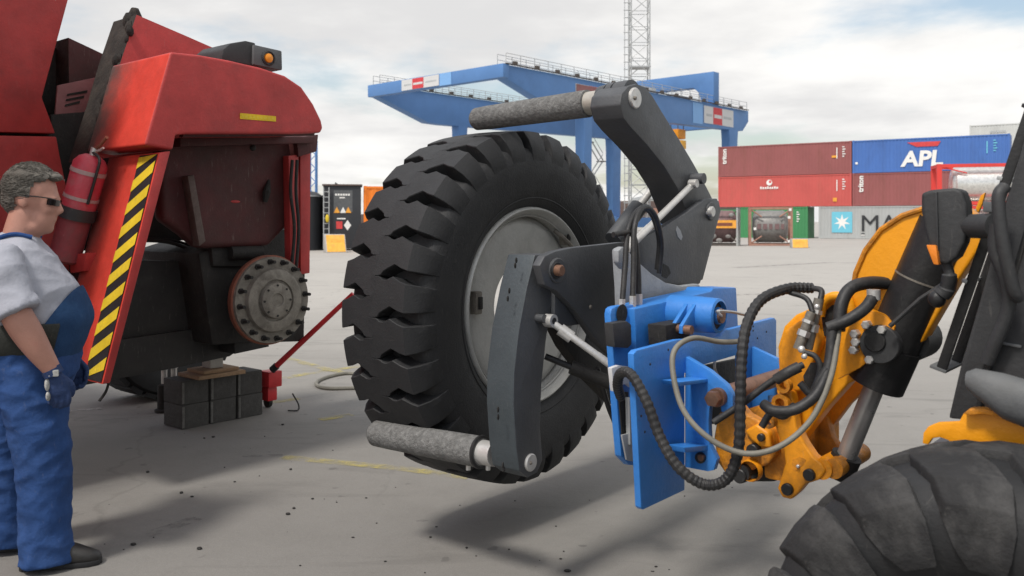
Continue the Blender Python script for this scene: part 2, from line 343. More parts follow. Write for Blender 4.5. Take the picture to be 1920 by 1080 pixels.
def polyP(pts, fn, k): return [fn(x, y, k) for x, y in pts]
def disc(px, py, plane, k, r, depth, nrm, n=24):
    """short cylinder whose face centre is at a measured point"""
    c = plane(px, py, k); return MB().cyl(c, c+nrm*depth, r, n)
def text(name, body, size, mat, o, X, Y, parent, bold=0.0, shear=0.0, ext=0.004, sx=1.0, fit=None):
    cu = bpy.data.curves.new(name, 'FONT'); cu.body = body; cu.size = size; cu.align_x = 'CENTER'; cu.align_y = 'CENTER'
    cu.offset = bold; cu.shear = shear; cu.extrude = ext; cu.resolution_u = 3
    t = bpy.data.objects.new(name, cu); col.objects.link(t)
    dg = bpy.context.evaluated_depsgraph_get(); me = bpy.data.meshes.new_from_object(t.evaluated_get(dg))
    bpy.data.objects.remove(t); bpy.data.curves.remove(cu); me.materials.clear()
    if fit:
        xs = [v.co.x for v in me.vertices]; ys = [v.co.y for v in me.vertices]; kx, ky = fit[0]/(max(xs)-min(xs)), fit[1]/(max(ys)-min(ys))
        me.transform(Matrix.Diagonal((kx, ky, 1, 1)) @ Matrix.Translation((-(max(xs)+min(xs))/2, -(max(ys)+min(ys))/2, 0)))
    X = X.normalized(); Y = Y.normalized(); n = X.cross(Y)
    M = Matrix((X*sx, Y, n)).transposed().to_4x4(); M.translation = Vector(o); me.transform(M)
    return link_mesh(name, me, mat, parent)
def remesh(mb, voxel, smooth_it=3, disp=None):
    me = mb.mesh('tmp', smooth=False); o = bpy.data.objects.new('tmp', me); col.objects.link(o)
    md = o.modifiers.new('r', 'REMESH'); md.mode = 'VOXEL'; md.voxel_size = voxel
    dg = bpy.context.evaluated_depsgraph_get(); m2 = bpy.data.meshes.new_from_object(o.evaluated_get(dg))
    bpy.data.objects.remove(o); bpy.data.meshes.remove(me)
    bm = bmesh.new(); bm.from_mesh(m2)
    for _ in range(smooth_it): bmesh.ops.smooth_vert(bm, verts=bm.verts, factor=0.5, use_axis_x=True, use_axis_y=True, use_axis_z=True)
    if disp:
        bm.normal_update()
        for v in bm.verts: v.co += v.normal*disp(v.co)
    bm.to_mesh(m2); bm.free(); m2.shade_smooth(); m2.materials.clear(); return m2
# ================================================================== ground
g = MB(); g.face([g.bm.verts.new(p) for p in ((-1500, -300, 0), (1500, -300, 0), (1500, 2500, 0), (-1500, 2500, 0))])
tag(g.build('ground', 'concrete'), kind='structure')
def strip(name, mat, pts, width, z=0.004):
    m = MB(); pts = [PG(*p) for p in pts]; rs = []
    for i, p in enumerate(pts):
        t = (pts[min(i+1, len(pts)-1)]-pts[max(i-1, 0)]).normalized(); s = Vector((-t.y, t.x, 0))*width*0.5
        rs.append([p+s+Z*z, p-s+Z*z])
    m.rings(rs, cap=False, closed=False); return tag(m.build(name, mat, smooth=False), kind='structure')
strip('painted_line', 'line_yellow', [(530, 858), (640, 868), (760, 880), (880, 896)], 0.10)
strip('painted_line', 'line_yellow', [(500, 716), (570, 702), (640, 692), (720, 682)], 0.12)
strip('painted_line', 'line_yellow', [(535, 672), (600, 690), (650, 702)], 0.12, 0.008)
strip('painted_line', 'line_yellow', [(600, 788), (660, 778)], 0.10)
strip('painted_line', 'line_yellow', [(505, 756), (560, 748)], 0.10)
strip('painted_line', 'line_white', [(90, 778), (140, 771), (190, 766)], 0.07)
strip('tyre_scuff', 'scuff', [(272, 1004), (320, 990), (370, 972)], 0.09)
strip('tyre_scuff', 'scuff', [(455, 856), (530, 854)], 0.05)
strip('tyre_scuff', 'scuff', [(20, 1010), (80, 985), (150, 960)], 0.10)
strip('tyre_scuff', 'scuff', [(1240, 560), (1500, 548), (1680, 556)], 0.25)
strip('tyre_scuff', 'scuff', [(1380, 502), (1560, 492), (1700, 497)], 0.5)
# loose grit: far too small to count
gm = MB(); rnd = random.Random(3)
spots = [(791, 1+795), (400, 820), (383, 822), (277, 886), (440, 904), (545, 881), (586, 936), (540, 965), (340, 925), (360, 932), (374, 1030), (875, 1028), (551, 954), (1064, 1072), (807, 1008), (250, 1022), (530, 797)]
spots += [(rnd.uniform(180, 1400), rnd.uniform(740, 1075)) for _ in range(70)]
for i, (x, y) in enumerate(spots):
    c = PG(x, y); r = rnd.uniform(0.006, 0.013) if i < 17 else rnd.uniform(0.002, 0.006)
    gm.ball(c+Z*r*0.4, r*rnd.uniform(0.8, 1.6), r, r*0.6, nu=6, nv=4)
tag(gm.build('grit', 'under'), 'dark grit and small stones scattered on the concrete', 'grit', kind='stuff')
# ================================================================== containers
def corr(m, o, X, Y, length, height, pitch=0.278, depth=0.022, nrm=None):
    """corrugated sheet: o lower corner, X along, Y up, bulging along -nrm"""
    n = max(1, int(length/pitch)); p = length/n; prof = [(0, 0)]
    for i in range(n):
        prof += [((i+0.25)*p, 0), ((i+0.37)*p, depth), ((i+0.63)*p, depth), ((i+0.75)*p, 0)]
    prof.append((length, 0))
    m.rings([[o+X*a-nrm*b for a, b in prof], [o+X*a-nrm*b+Y*height for a, b in prof]], cap=False, closed=False)
def container(label, o, X, mat, length=12.19, h=2.9, w=2.44, framemat=None, group=None, cat='container', name='shipping_container', pitch=0.278):
    """o: near lower corner at the left end, X: along its length to the right"""
    o = Vector(o); X = X.normalized(); n = Vector((X.y, -X.x, 0))           # n: outward normal of the side we see
    if n.dot(-o) < 0: n = -n
    t = thing(name, label, cat, o, group); fm = framemat or mat
    for s_ in (0, 1):
        m = MB(); oo = o-n*0.03 if s_ == 0 else o-n*(w-0.03); corr(m, oo+X*0.12+Z*0.16, X, Z, length-0.24, h-0.28, pitch, nrm=n if s_ == 0 else -n); m.build('side_panel', mat, t, smooth=False)
        e = MB(); e.boxv((o if s_ == 0 else o+X*(length-0.06))-n*(w-0.12)+Z*0.16, X*0.05, n*(w-0.24), Z*(h-0.28)); e.build('end_panel', mat, t)
    MB().boxv(o+X*0.05-n*(w-0.05)+Z*(h-0.06), X*(length-0.1), n*(w-0.1), Z*0.04).build('roof_panel', mat, t)
    fr = MB()
    for a in (0, length-0.15):
        for b in (0, w-0.15): fr.boxv(o+X*a-n*(b+0.15), X*0.15, n*0.15, Z*h)
    for z0, hh in ((0.02, 0.14), (h-0.13, 0.11)):
        for b in (0.003, w-0.09): fr.boxv(o+X*0.15-n*(b+0.08)+Z*z0, X*(length-0.3), n*0.08, Z*hh)
        for a in (0.003, length-0.09): fr.boxv(o+X*a-n*(w-0.15)+Z*z0, X*0.08, n*(w-0.3), Z*hh)
    fr.build('frame', fm, t)
    for a in (-0.004, length-0.174):
        for z0 in (-0.0, h-0.118):
            MB().boxv(o+X*a-n*0.16+Z*z0+n*0.004, X*0.178, n*0.16, Z*0.118).build('corner_casting', fm, t)
    t['_'] = 0; del t['_']
    return t, o, X, n
def bar(t, name, mat, o, X, n, a, z, wd, hh, d=0.012):
    return MB().boxv(o+X*a+Z*z+n*d, X*wd, n*0.006, Z*hh).build(name, mat, t, smooth=False)
def codes(t, o, X, n, a, h, mat='mark_white', flip=False):
    """the column of small stencilled rows at a container's end: too small to read"""
    for i in range(5): bar(t, 'stencil', mat, o, X, n, a, h-0.55-i*0.21, 0.28 if i % 2 else 0.18, 0.09)
    bar(t, 'stencil', mat, o, X, n, a-0.5, h-1.55, 0.08, 1.0)
C0 = Vector((19.8, 85, 0)); CE = Vector((40.4, 72, 0)); cx = (CE-C0).normalized()
t, o, X, n = container('brown-red container on top of the stack, left of the blue one', C0+Z*5.8, cx, 'c_brown'); 
text('lettering', 'triton', 0.62, 'mark_white', o+X*0.62+Z*1.95+n*0.02, Z, -X, t, bold=0.02); codes(t, o, X, n, 11.4, 2.9)
bar(t, 'warning_sticker', 'mark_orange', o, X, n, 10.5, 1.45, 0.42, 0.2)
t, o, X, n = container('bright red container with round white emblem, above the tank containers', C0+Z*2.9, cx, 'c_red'); codes(t, o, X, n, 11.4, 2.9, 'mark_white')
em = MB().cyl(o+X*4.9+Z*2.25+n*0.012, o+X*4.9+Z*2.25+n*0.02, 0.27, 20); em.build('emblem', 'mark_white', t)
em = MB().cyl(o+X*4.98+Z*2.33+n*0.018, o+X*4.98+Z*2.33+n*0.026, 0.12, 14); em.build('emblem', 'mark_red', t)
for k in range(8): bar(t, 'lettering', 'mark_white', o, X, n, 4.05+k*0.215, 1.66, 0.15, 0.19 if k % 3 else 0.23)
bar(t, 'warning_sticker', 'mark_orange', o, X, n, 10.6, 0.42, 0.34, 0.34)
t, o, X, n = container('blue container with white APL lettering, topmost on the right', C0+cx*12.26+Z*5.8, cx, 'c_blue')
text('lettering', 'APL', 1.72, 'mark_white', o+X*5.6+Z*1.12+n*0.02, X, Z, t, bold=0.06, shear=0.10, fit=(3.35, 1.35))
em = MB(); em.prism([o+X*4.45+Z*2.52+n*0.012, o+X*7.1+Z*2.52+n*0.012, o+X*6.85+Z*2.12+n*0.012, o+X*5.2+Z*2.12+n*0.012], n*0.008); em.build('emblem', 'mark_red', t)
bar(t, 'stencil', 'mark_white', o, X, n, 0.25, 0.78, 0.2, 0.2); codes(t, o, X, n, 11.0, 2.9, 'mark_cyan')
t, o, X, n = container('brown-red container directly under the blue one', C0+cx*12.26+Z*2.9, cx, 'c_brown')
text('lettering', 'triton', 0.62, 'mark_white', o+X*0.72+Z*1.95+n*0.02, Z, -X, t, bold=0.02); codes(t, o, X, n, 11.2, 2.9)
t, o, X, n = container('light grey container with pale blue star square, standing on the ground', C0+cx*9.35, cx, 'c_grey')
MB().boxv(o+X*1.15+Z*0.55+n*0.012, X*1.75, n*0.006, Z*1.85).build('star_square', 'mark_cyan', t, smooth=False)
st = MB(); c0 = o+X*2.03+Z*1.48+n*0.022
st.prism([c0+(X*math.sin(k*math.pi/7)+Z*math.cos(k*math.pi/7))*(0.72 if k % 2 == 0 else 0.27) for k in range(14)], n*0.006); st.build('star', 'mark_white', t, smooth=False)
text('lettering', 'MAERSK', 1.75, 'mark_black', o+X*7.55+Z*1.38+n*0.016, X, Z, t, fit=(7.7, 1.45))
bar(t, 'stencil', 'mark_white', o, X, n, 3.65, 0.3, 0.3, 0.08); bar(t, 'stencil', 'mark_black', o, X, n, 3.65, 0.42, 0.3, 0.08)
t, o, X, n = container('green container on the ground between tank container and grey container', C0-cx*3.8, cx, 'c_green')
codes(t, o, X, n, 11.2, 2.9)
wp = Vector((47.9, 92.7, 0))
for k in range(4):
    if k < 3: t, o, X, n = container(['pale container at the bottom, hidden behind the blue and brown stack', 'pale container second up, hidden behind the blue and brown stack', 'pale container third up, behind the blue container'][k], wp+Z*2.9*k, cx, 'c_white', group='pale containers behind the stack')
    else: t, o, X, n = container('pale grey container peeking out above the right end of the blue one', wp+Z*8.7, cx, 'c_white', group='pale containers behind the stack')
for k in range(5): bar(t, 'lettering', 'sign_grey', o, X, n, 1.9+k*0.3, 2.0, 0.24, 0.22)
# ---- tank containers
def tank_container(label, o, X, fmat, tmat, length=3.0, h=2.45, w=2.44, post=0.16, bars=True, start=0.22, rad=None):
    o = Vector(o); X = X.normalized(); n = Vector((X.y, -X.x, 0)); n = n if n.dot(-o) > 0 else -n
    t = thing('tank_container', label, 'tank container', o)
    for a in (0, length-post):
        for b in (0, w-post): MB().boxv(o+X*a-n*(b+post), X*post, n*post, Z*h).build('corner_post', fmat, t)
    for z0 in (0.02, h-post*0.8):
        for b in (0.003, w-post+0.003): MB().boxv(o+X*post-n*(b+post*0.7)+Z*z0, X*(length-2*post), n*post*0.7, Z*post*0.75).build('frame_rail', fmat, t)
        for a in (0.003, length-post+0.003): MB().boxv(o+X*a-n*(w-post)+Z*z0, X*post*0.7, n*(w-2*post), Z*post*0.75).build('frame_rail', fmat, t)
    r = rad or min(1.02, h*0.42); c = o-n*(w/2)+Z*(h*0.5); l0, l1 = start, length-0.22
    m = MB(); m.lathe([(l0, 0.02), (l0+0.02, r*0.55), (l0+0.10, r*0.85), (l0+0.25, r), (l1-0.25, r), (l1-0.10, r*0.85), (l1-0.02, r*0.55), (l1, 0.02)], c, X, 36, cap=True); tk = m.build('tank', tmat, t, ang=50)
    for a in (l0+0.35, (l0+l1)/2, l1-0.35):
        m = MB(); m.lathe([(a-0.03, r+0.001), (a-0.03, r+0.02), (a+0.03, r+0.02), (a+0.03, r+0.001)], c, X, 36); m.build('band', tmat, tk)
    if bars:
        for a, b in (((0.12, 0.16), (length*0.3, 0.62)), ((length-0.12, 0.16), (length*0.7, 0.62)), ((0.12, h-0.16), (length*0.3, h-0.62)), ((length-0.12, h-0.16), (length*0.7, h-0.62))):
            m = MB(); m.cyl(o+X*a[0]-n*0.09+Z*a[1], o+X*b[0]-n*0.09+Z*b[1], 0.045, 8); m.build('brace', fmat, t)
    return t, o, X, n
tx = Vector((0.97, -0.24, 0))
p = PY(1404, 415, 56); p.z = 0
t, o, X, n = tank_container('dull grey tank container in brownish frame beside the green container', p, tx, 'frame_pink', 'tank_dull', 2.66)
for k, wd in enumerate((0.22, 0.24, 0.2, 0.26, 0.2)):
    bar(t, 'lettering', 'tank_brown', o, X, n, 0.52+k*0.36, 1.05, wd, 0.34, d=-0.18)
for a, z in ((2.42, 2.2), (2.36, 1.72), (2.36, 0.22), (0.3, 1.0)): bar(t, 'marker', 'mark_white', o, X, n, a, z, 0.16, 0.16, d=0.01)
p = PY(1318, 415, 56); p.z = 0
t, o, X, n = tank_container('dirty brown tank container with orange placard, behind the arm joint', p, tx, 'frame_dark', 'tank_brown', 2.3)
MB().boxv(o+X*0.62+Z*1.12+n*0.004, X*1.42, n*0.02, Z*0.5).build('placard', 'mark_orange', t)
bar(t, 'placard_text', 'rust', o, X, n, 0.85, 1.26, 0.95, 0.2, d=0.028)
MB().boxv(o+X*2.04-n*0.2, X*0.26, n*0.2, Z*2.4).build('end_plate', 'c_grey', t)
for a, z, r_ in ((0.55, 0.62, 0.2), (1.0, 0.35, 0.14), (1.75, 1.95, 0.12), (1.55, 0.6, 0.12)):
    MB().ball(o+X*a+Z*z, r_*1.4, r_*0.4, r_, X, n, Z, 10, 8).build('valve', 'tank_dull', t)
p = PY(1757, 415, 59); p.z = 0; rx = Vector((0.96, -0.28, 0))
t, o, X, n = tank_container('red-framed tank container on the ground behind the mirror', p, rx, 'c_frame_red', 'tank_silver', 6.06, 2.6, bars=True, post=0.3, start=1.0, rad=1.18)
t, o, X, n = tank_container('red-framed container with shiny silver tank, raised behind the mirror', p+Z*2.62, rx, 'c_frame_red', 'tank_silver', 6.06, 2.75, bars=True, post=0.3, start=1.0, rad=1.2)
# ---- left background: black box with labels, orange container, dark tank, wedges
bx = Vector((0.985, 0.17, 0)).normalized(); p = PY(606, 415, 47); p.z = 0
t = thing('power_unit', 'black upright container with ladder, stickers and hazard signs beside the red machine', 'power unit', p); o = p; X = bx; n = Vector((X.y, -X.x, 0))
MB().boxv(o-n*2.4+Z*0.1, X*1.98, n*2.4, Z*3.35).build('body', 'c_black', t, bevel=0.03)
MB().boxv(o-n*2.42+Z*3.45-X*0.05, X*2.1, n*2.5, Z*0.08).build('roof_plate', 'c_dark', t)
for b in (0.0, 0.28): MB().boxv(o+X*b+Z*0.1+n*0.12, X*0.05, n*0.05, Z*3.25).build('ladder_rail', 'galv', t)
for k in range(11): MB().boxv(o+X*0.05+Z*(0.3+k*0.28)+n*0.125, X*0.23, n*0.035, Z*0.035).build('ladder_rung', 'galv', t)
bar(t, 'grey_panel', 'greyplastic', o, X, n, 0.55, 2.05, 0.98, 1.15, d=0.004)
for k in range(6): bar(t, 'lettering', 'mark_white', o, X, n, 0.62+k*0.135, 2.92, 0.1, 0.1, d=0.014)
bar(t, 'lettering', 'mark_white', o, X, n, 0.85, 2.78, 0.28, 0.06, d=0.014)
for a, mm in ((0.55, 'mark_orange'), (1.15, 'mark_orange'), (0.88, 'mark_white')):
    m = MB(); m.prism([o+X*a+Z*2.0+n*0.016, o+X*(a+0.32)+Z*2.0+n*0.016, o+X*(a+0.16)+Z*2.32+n*0.016], n*0.006); m.build('hazard_triangle', mm, t)
bar(t, 'red_placard', 'mark_red', o, X, n, 0.68, 1.15, 0.32, 0.4); bar(t, 'lettering', 'mark_white', o, X, n, 0.72, 1.66, 0.45, 0.07)
m = MB(); c0 = o+X*1.27+Z*1.34+n*0.012; m.prism([c0-X*0.19, c0-Z*0.28, c0+X*0.19, c0+Z*0.28], n*0.006); m.build('diamond_placard', 'mark_white', t)
m = MB(); m.ball(o+X*0.22+Z*1.7+n*0.2, 0.1, 0.08, 0.22, X, n, Z, 10, 8); m.build('yellow_bag', 'haz_yellow', t)
m = MB(); m.tube([o+X*0.6+Z*3.35-n*0.5, o+X*0.62+Z*3.6-n*0.5, o+X*0.9+Z*3.4-n*0.5], 0.06, 8); m.build('exhaust_stub', 'c_black', t)
pq = o+X*2.12-n*0.1
container('orange corrugated container standing right of the black power unit', pq, X, 'c_orange', length=6.06, h=3.45, pitch=0.42)
p = PY(540, 415, 48); p.z = 0
t = thing('storage_tank', 'dark upright storage tank left of the black power unit', 'tank', p)
MB().lathe([(0, 0.02), (0, 1.9), (2.9, 1.9), (3.15, 1.5), (3.2, 0.02)], p, Z, 40, cap=True).build('shell', 'c_black', t)
m = MB(); m.lathe([(2.86, 1.9), (2.86, 1.96), (2.95, 1.96), (2.95, 1.9)], p, Z, 40); m.build('rim', 'galv', t)
def wedge(label, p, X, wd, dp, hh, slope):
    n = Vector((X.y, -X.x, 0)); t = thing('wedge_block', label, 'concrete block', p)
    m = MB(); prof = [(0, 0), (0, dp), (hh, dp), (hh, slope)]
    m.rings([[p-n*b+Z*a for a, b in prof], [p+X*wd-n*b+Z*a for a, b in prof]]); m.build('block', 'concrete_side', t, bevel=0.03)
    sl_ = (Vector((0, 0, hh))-n*slope); nn = X.cross(sl_).normalized(); nn = nn if nn.dot(n) > 0 else -nn
    MB().boxv(p+X*0.05+sl_*0.04+nn*0.004, X*(wd-0.1), sl_*0.92, nn*0.012).build('painted_face', 'barrier', t)
    MB().boxv(p+X*wd*0.25+sl_*0.55+nn*0.018, X*wd*0.5, sl_*0.18, nn*0.006).build('faded_lettering', 'mark_orange', t)
p = PG(612, 474); wedge('yellow-faced sloping concrete block in front of the black power unit', p, Vector((0.94, 0.34, 0)), 1.0, 1.1, 0.9, 0.55)
p = PG(1485, 465); wedge('orange-painted concrete block in front of the green container', p, Vector((0.985, -0.17, 0)), 0.95, 1.0, 0.52, 0.18)
# ================================================================== gantry crane
GT = Vector((0.675, 0.738, 0)).normalized(); GP = Vector((-GT.y, GT.x, 0)); G1 = Vector((-0.7, 78.8, 0)); ZT = 15.55; GS = 17.7
gc = thing('gantry_crane', 'blue gantry crane with two long girders behind the lifted wheel', 'gantry crane', G1+GT*12)
def gp(t_, p_, z): return G1+GT*t_+GP*p_+Z*z
for k in (0, 1):
    m = MB(); w0 = k*GS
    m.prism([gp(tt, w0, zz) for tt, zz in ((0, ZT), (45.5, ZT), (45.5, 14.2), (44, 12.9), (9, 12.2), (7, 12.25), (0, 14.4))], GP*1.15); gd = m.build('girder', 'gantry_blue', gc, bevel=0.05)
    rl = MB()
    for side in (0.05, 1.1):
        for i in range(24): q = gp(0.3+i*1.95, w0+side, ZT); rl.cyl(q, q+Z*1.05, 0.035, 6)
        for zz in (0.55, 1.05): rl.cyl(gp(0.3, w0+side, ZT+zz), gp(45.2, w0+side, ZT+zz), 0.028, 6)
    rl.build('railing', 'galv', gd)
    rl = MB(); rl.boxv(gp(0, w0-0.35, ZT+0.02), GT*45, GP*0.3, Z*0.07)
    for i in range(15): rl.boxv(gp(1+i*3, w0-0.3, ZT+0.09), GT*0.5, GP*0.22, Z*0.28)
    rl.build('cable_tray', 'frame_dark', gd)
    for tt in (12.24, 41.7):
        m = MB(); lw = 0.66 if tt < 20 else 1.0
        m.rings([[gp(tt-lw*0.85, w0+0.05, 0.9), gp(tt+lw*0.85, w0+0.05, 0.9), gp(tt+lw*0.85, w0+1.1, 0.9), gp(tt-lw*0.85, w0+1.1, 0.9)],
                 [gp(tt-lw, w0+0.01, 11.6), gp(tt+lw, w0+0.01, 11.6), gp(tt+lw, w0+1.14, 11.6), gp(tt-lw, w0+1.14, 11.6)],
                 [gp(tt-lw*1.2, w0+0.01, 13.3), gp(tt+lw*1.2, w0+0.01, 13.3), gp(tt+lw*1.2, w0+1.14, 13.3), gp(tt-lw*1.2, w0+1.14, 13.3)]])
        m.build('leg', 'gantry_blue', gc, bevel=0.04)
for tt in (12.24, 41.7):
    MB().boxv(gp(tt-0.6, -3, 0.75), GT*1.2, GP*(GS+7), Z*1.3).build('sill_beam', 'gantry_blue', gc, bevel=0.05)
    for pp in (-2.4, 0.3, GS-1, GS+2.2):
        wv = MB(); wv.cyl(gp(tt-0.3, pp, 0.42), gp(tt+0.3, pp, 0.42), 0.42, 18); wv.build('travel_wheel', 'frame_dark', gc)
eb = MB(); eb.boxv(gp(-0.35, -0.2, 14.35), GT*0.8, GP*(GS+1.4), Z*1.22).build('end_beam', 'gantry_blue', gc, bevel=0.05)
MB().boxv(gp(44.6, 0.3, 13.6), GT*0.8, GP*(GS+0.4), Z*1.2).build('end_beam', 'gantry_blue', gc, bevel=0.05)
pb = MB(); q = [(0, 15.56), (0, 19.5), (GS+1.1, 19.5), (GS+1.1, 15.56), (GS-0.3, 15.56), (GS-0.9, 17.2), (GS-1.6, 17.8), (2.8, 17.8), (2.1, 17.2), (1.5, 15.56)]
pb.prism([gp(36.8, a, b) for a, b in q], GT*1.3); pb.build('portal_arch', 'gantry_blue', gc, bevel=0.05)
def sign(o, X, Y, nrm, wd, hh, side):
    s_ = MB(); s_.boxv(o, X*wd, Y*hh, nrm*0.05); sg = s_.build('sign_board', 'sign_white', gc)
    MB().boxv(o+X*wd*0.3+nrm*0.052+Y*0.02, X*wd*0.3, Y*(hh-0.04), nrm*0.02).build('red_field', 'sign_red', sg)
    MB().boxv(o+X*wd*0.33+nrm*0.074+Y*hh*0.38, X*wd*0.25, Y*hh*0.2, nrm*0.01).build('sign_lettering', 'sign_white', sg)
    for a, b in ((0.07, 0.19), (0.65, 0.28)): MB().boxv(o+X*wd*a+nrm*0.052+Y*hh*0.42, X*wd*b, Y*hh*0.14, nrm*0.01).build('sign_lettering', 'sign_grey', sg)
sign(gp(-0.35, 13.5, 14.45), -GP, Z, -GT, 5.4, 1.05, 0); MB().boxv(gp(-0.37, 8.0, 14.38), -GP*1.6, -GT*0.02, Z*1.16).build('pale_patch', 'gantry_light', gc)
sign(gp(34.5, -0.01, 13.15), GT, Z, -GP, 7.0, 2.05, 0); MB().boxv(gp(32.0, -0.02, 12.95), GT*2.2, -GP*0.02, Z*2.4).build('pale_patch', 'gantry_light', gc)
sign(gp(10.2, -0.01, 13.4), GT, Z, -GP, 7.0, 1.6, 0); MB().boxv(gp(10.25, -0.09, 13.45), GT*3.9, -GP*0.02, Z*1.5).build('pink_panel', 'decal_faded', gc)
# trolley with hoist
tr = thing('hoist_trolley', 'yellow hoist hanging below the right part of the blue girders', 'hoist', gp(30.2, 2, 8.2))
MB().boxv(gp(30.2, 1.3, ZT+0.03), GT*3.6, GP*(GS-2.7), Z*0.6).build('trolley_frame', 'frame_dark', tr)
MB().boxv(gp(29.0, 5, ZT+0.64), GT*3, GP*4, Z*1.2).build('machine_house', 'c_white', tr, bevel=0.05)
MB().boxv(gp(31.2, 1.4, 11.2), GT*1.6, GP*2.2, Z*1.1).build('head_block', 'yellow', tr, bevel=0.08)
MB().boxv(gp(31.6, 1.2, 10.0), GT*1.0, GP*1.3, Z*1.0).build('hook_block', 'barrier', tr, bevel=0.1)
MB().boxv(gp(32.6, 2.0, 8.2), GT*0.8, GP*0.9, Z*2.6).build('operator_box', 'frame_dark', tr, bevel=0.06)
for a, b in ((31.4, 1.6), (32.6, 1.6), (31.4, 3.3), (32.6, 3.3)): MB().cyl(gp(a, b, 12.2), gp(a, b, ZT), 0.05, 6).build('rope', 'frame_dark', tr)
# stairs beside the far leg
stt = thing('access_stair', 'grey zigzag access stair beside the far crane leg', 'stairs', gp(39.4, GS-1.5, 0))
for i in range(5):
    z0, z1 = i*2.45, (i+1)*2.45; a, b = (38.0, 40.4) if i % 2 else (40.4, 38.0)
    for pp in (GS+1.4, GS+2.2): MB().cyl(gp(a, pp, z0+0.15), gp(b, pp, z1), 0.09, 6).build('stringer', 'galv', stt)
    MB().cyl(gp(a, GS+1.4, z0+1.1), gp(b, GS+1.4, z1+0.95), 0.05, 6).build('handrail', 'galv', stt)
    MB().boxv(gp(min(a, b)-0.9 if b < a else max(a, b)-0.2, GS+1.2, z1-0.05), GT*1.1, GP*1.2, Z*0.1).build('landing', 'frame_dark', stt)
# ================================================================== lattice mast
mp_ = PY(1199, 415, 130); mp_.z = 0
lm = thing('lattice_mast', 'tall grey lattice mast rising behind the gantry crane', 'mast', mp_)
sq = [Vector((-1.35, -1.1, 0)), Vector((1.35, -1.1, 0)), Vector((1.35, 1.1, 0)), Vector((-1.35, 1.1, 0))]
for c_ in sq: MB().cyl(mp_+c_, mp_+c_+Z*46, 0.10, 6).build('chord', 'galv', lm)
for f_ in range(4):
    a, b = sq[f_], sq[(f_+1) % 4]; m = MB()
    for i in range(20):
        z0 = i*2.3; p0, p1 = (a, b) if i % 2 else (b, a)
        m.cyl(mp_+p0+Z*z0, mp_+p1+Z*(z0+2.3), 0.055, 5); m.cyl(mp_+a+Z*z0, mp_+b+Z*z0, 0.05, 5)
    m.build('lacing', 'galv', lm)
for s_ in (-2.3, -1.75): MB().cyl(mp_+Vector((s_, -1.0, 0)), mp_+Vector((s_, -1.0, 46)), 0.06, 5).build('ladder_rail', 'galv', lm)
m = MB()
for i in range(42): m.cyl(mp_+Vector((-2.45, -1.0, 1+i*1.08)), mp_+Vector((-1.35, -1.0, 1+i*1.08)), 0.075, 5)
m.build('ladder_rungs', 'galv', lm)
MB().boxv(mp_+Vector((-1.5, -1.2, 24.0)), Vector((3.0, 0, 0)), Vector((0, 2.4, 0)), Z*0.2).build('platform', 'galv', lm)
# blue lattice jib far left, white shed and low stacks far away
jp = PY(587, 415, 95); jp.z = 0
jb = thing('lattice_jib', 'slim dark blue lattice post rising behind the red machine', 'mast', jp)
for dx in (-0.35, 0.35):
    for dy in (-0.35, 0.35): MB().cyl(jp+Vector((dx, dy, 0)), jp+Vector((dx, dy, 10.2)), 0.08, 6).build('chord', 'gantry_blue', jb)
m = MB()
for i in range(14):
    m.cyl(jp+Vector((-0.35 if i % 2 else 0.35, -0.35, i*0.72)), jp+Vector((0.35 if i % 2 else -0.35, -0.35, (i+1)*0.72)), 0.05, 5)
m.build('lacing', 'gantry_blue', jb)
sp_ = PY(1212, 415, 190); sp_.z = 0
sh = thing('warehouse', 'low white warehouse far behind the crane legs', 'building', sp_)
MB().boxv(sp_, Vector((9, 0, 0)), Vector((0, 20, 0)), Z*6.4).build('wall', 'c_white', sh)
m = MB(); m.prism([sp_+Vector((-0.4, -0.4, 6.4)), sp_+Vector((9.4, -0.4, 6.4)), sp_+Vector((9.4, -0.4, 7.0)), sp_+Vector((4.5, -0.4, 8.3)), sp_+Vector((-0.4, -0.4, 7.0))], Vector((0, 21, 0))); m.build('roof', 'sign_grey', sh)
for k in range(3): MB().boxv(sp_+Vector((0.8+k*2.8, -0.06, 3.2)), Vector((2.0, 0, 0)), Vector((0, 0.05, 0)), Z*1.4).build('window', 'frame_dark', sh)
for px, yy, hh, mm, lb in ((1150, 150, 5.0, 'c_dark', 'dark low stack of steel far behind the crane, under its left leg'), (1222, 140, 3.6, 'frame_pink', 'brownish low wagon far behind the crane and the hoses'), (640, 130, 2.6, 'c_dark', 'dark low wagon far behind the yellow-faced block')):
    p = PY(px, 415, yy); p.z = 0; wg = thing('freight_wagon', lb, 'wagon', p)
    MB().boxv(p+Z*0.9, Vector((9, 0, 0)), Vector((0, 2.6, 0)), Z*(hh-0.9)).build('body', mm, wg, bevel=0.08)
    MB().boxv(p+Vector((0.1, 0.1, 0.65)), Vector((8.8, 0, 0)), Vector((0, 2.4, 0)), Z*0.25).build('underframe', 'frame_dark', wg)
    for k in (0.8, 2.4, 6.4, 8.0): MB().cyl(p+Vector((k, 0.15, 0.4)), p+Vector((k, 2.4, 0.4)), 0.4, 16).build('wheelset', 'frame_dark', wg)
# ================================================================== red lift truck with the wheel taken off
HUB = PU(515, 563, -5.2)
rm = thing('lift_truck', 'large red dirty lift truck with one wheel removed, jacked up on blocks', 'lift truck', W(-5.6, 3.4, 0))
def by_normal(o, nrm, thr, mat):
    o.data.materials.append(MATS[mat]); k = len(o.data.materials)-1
    for p in o.data.polygons:
        if p.normal.dot(nrm) > thr: p.material_index = k
    return o
def pu(name, mat, pts, u, depth, parent=rm, bevel=0.006, seg=2):
    m = MB(); m.prism(polyP(pts, PU, u), -A*depth); return m.build(name, mat, parent, bevel=bevel, seg=seg)
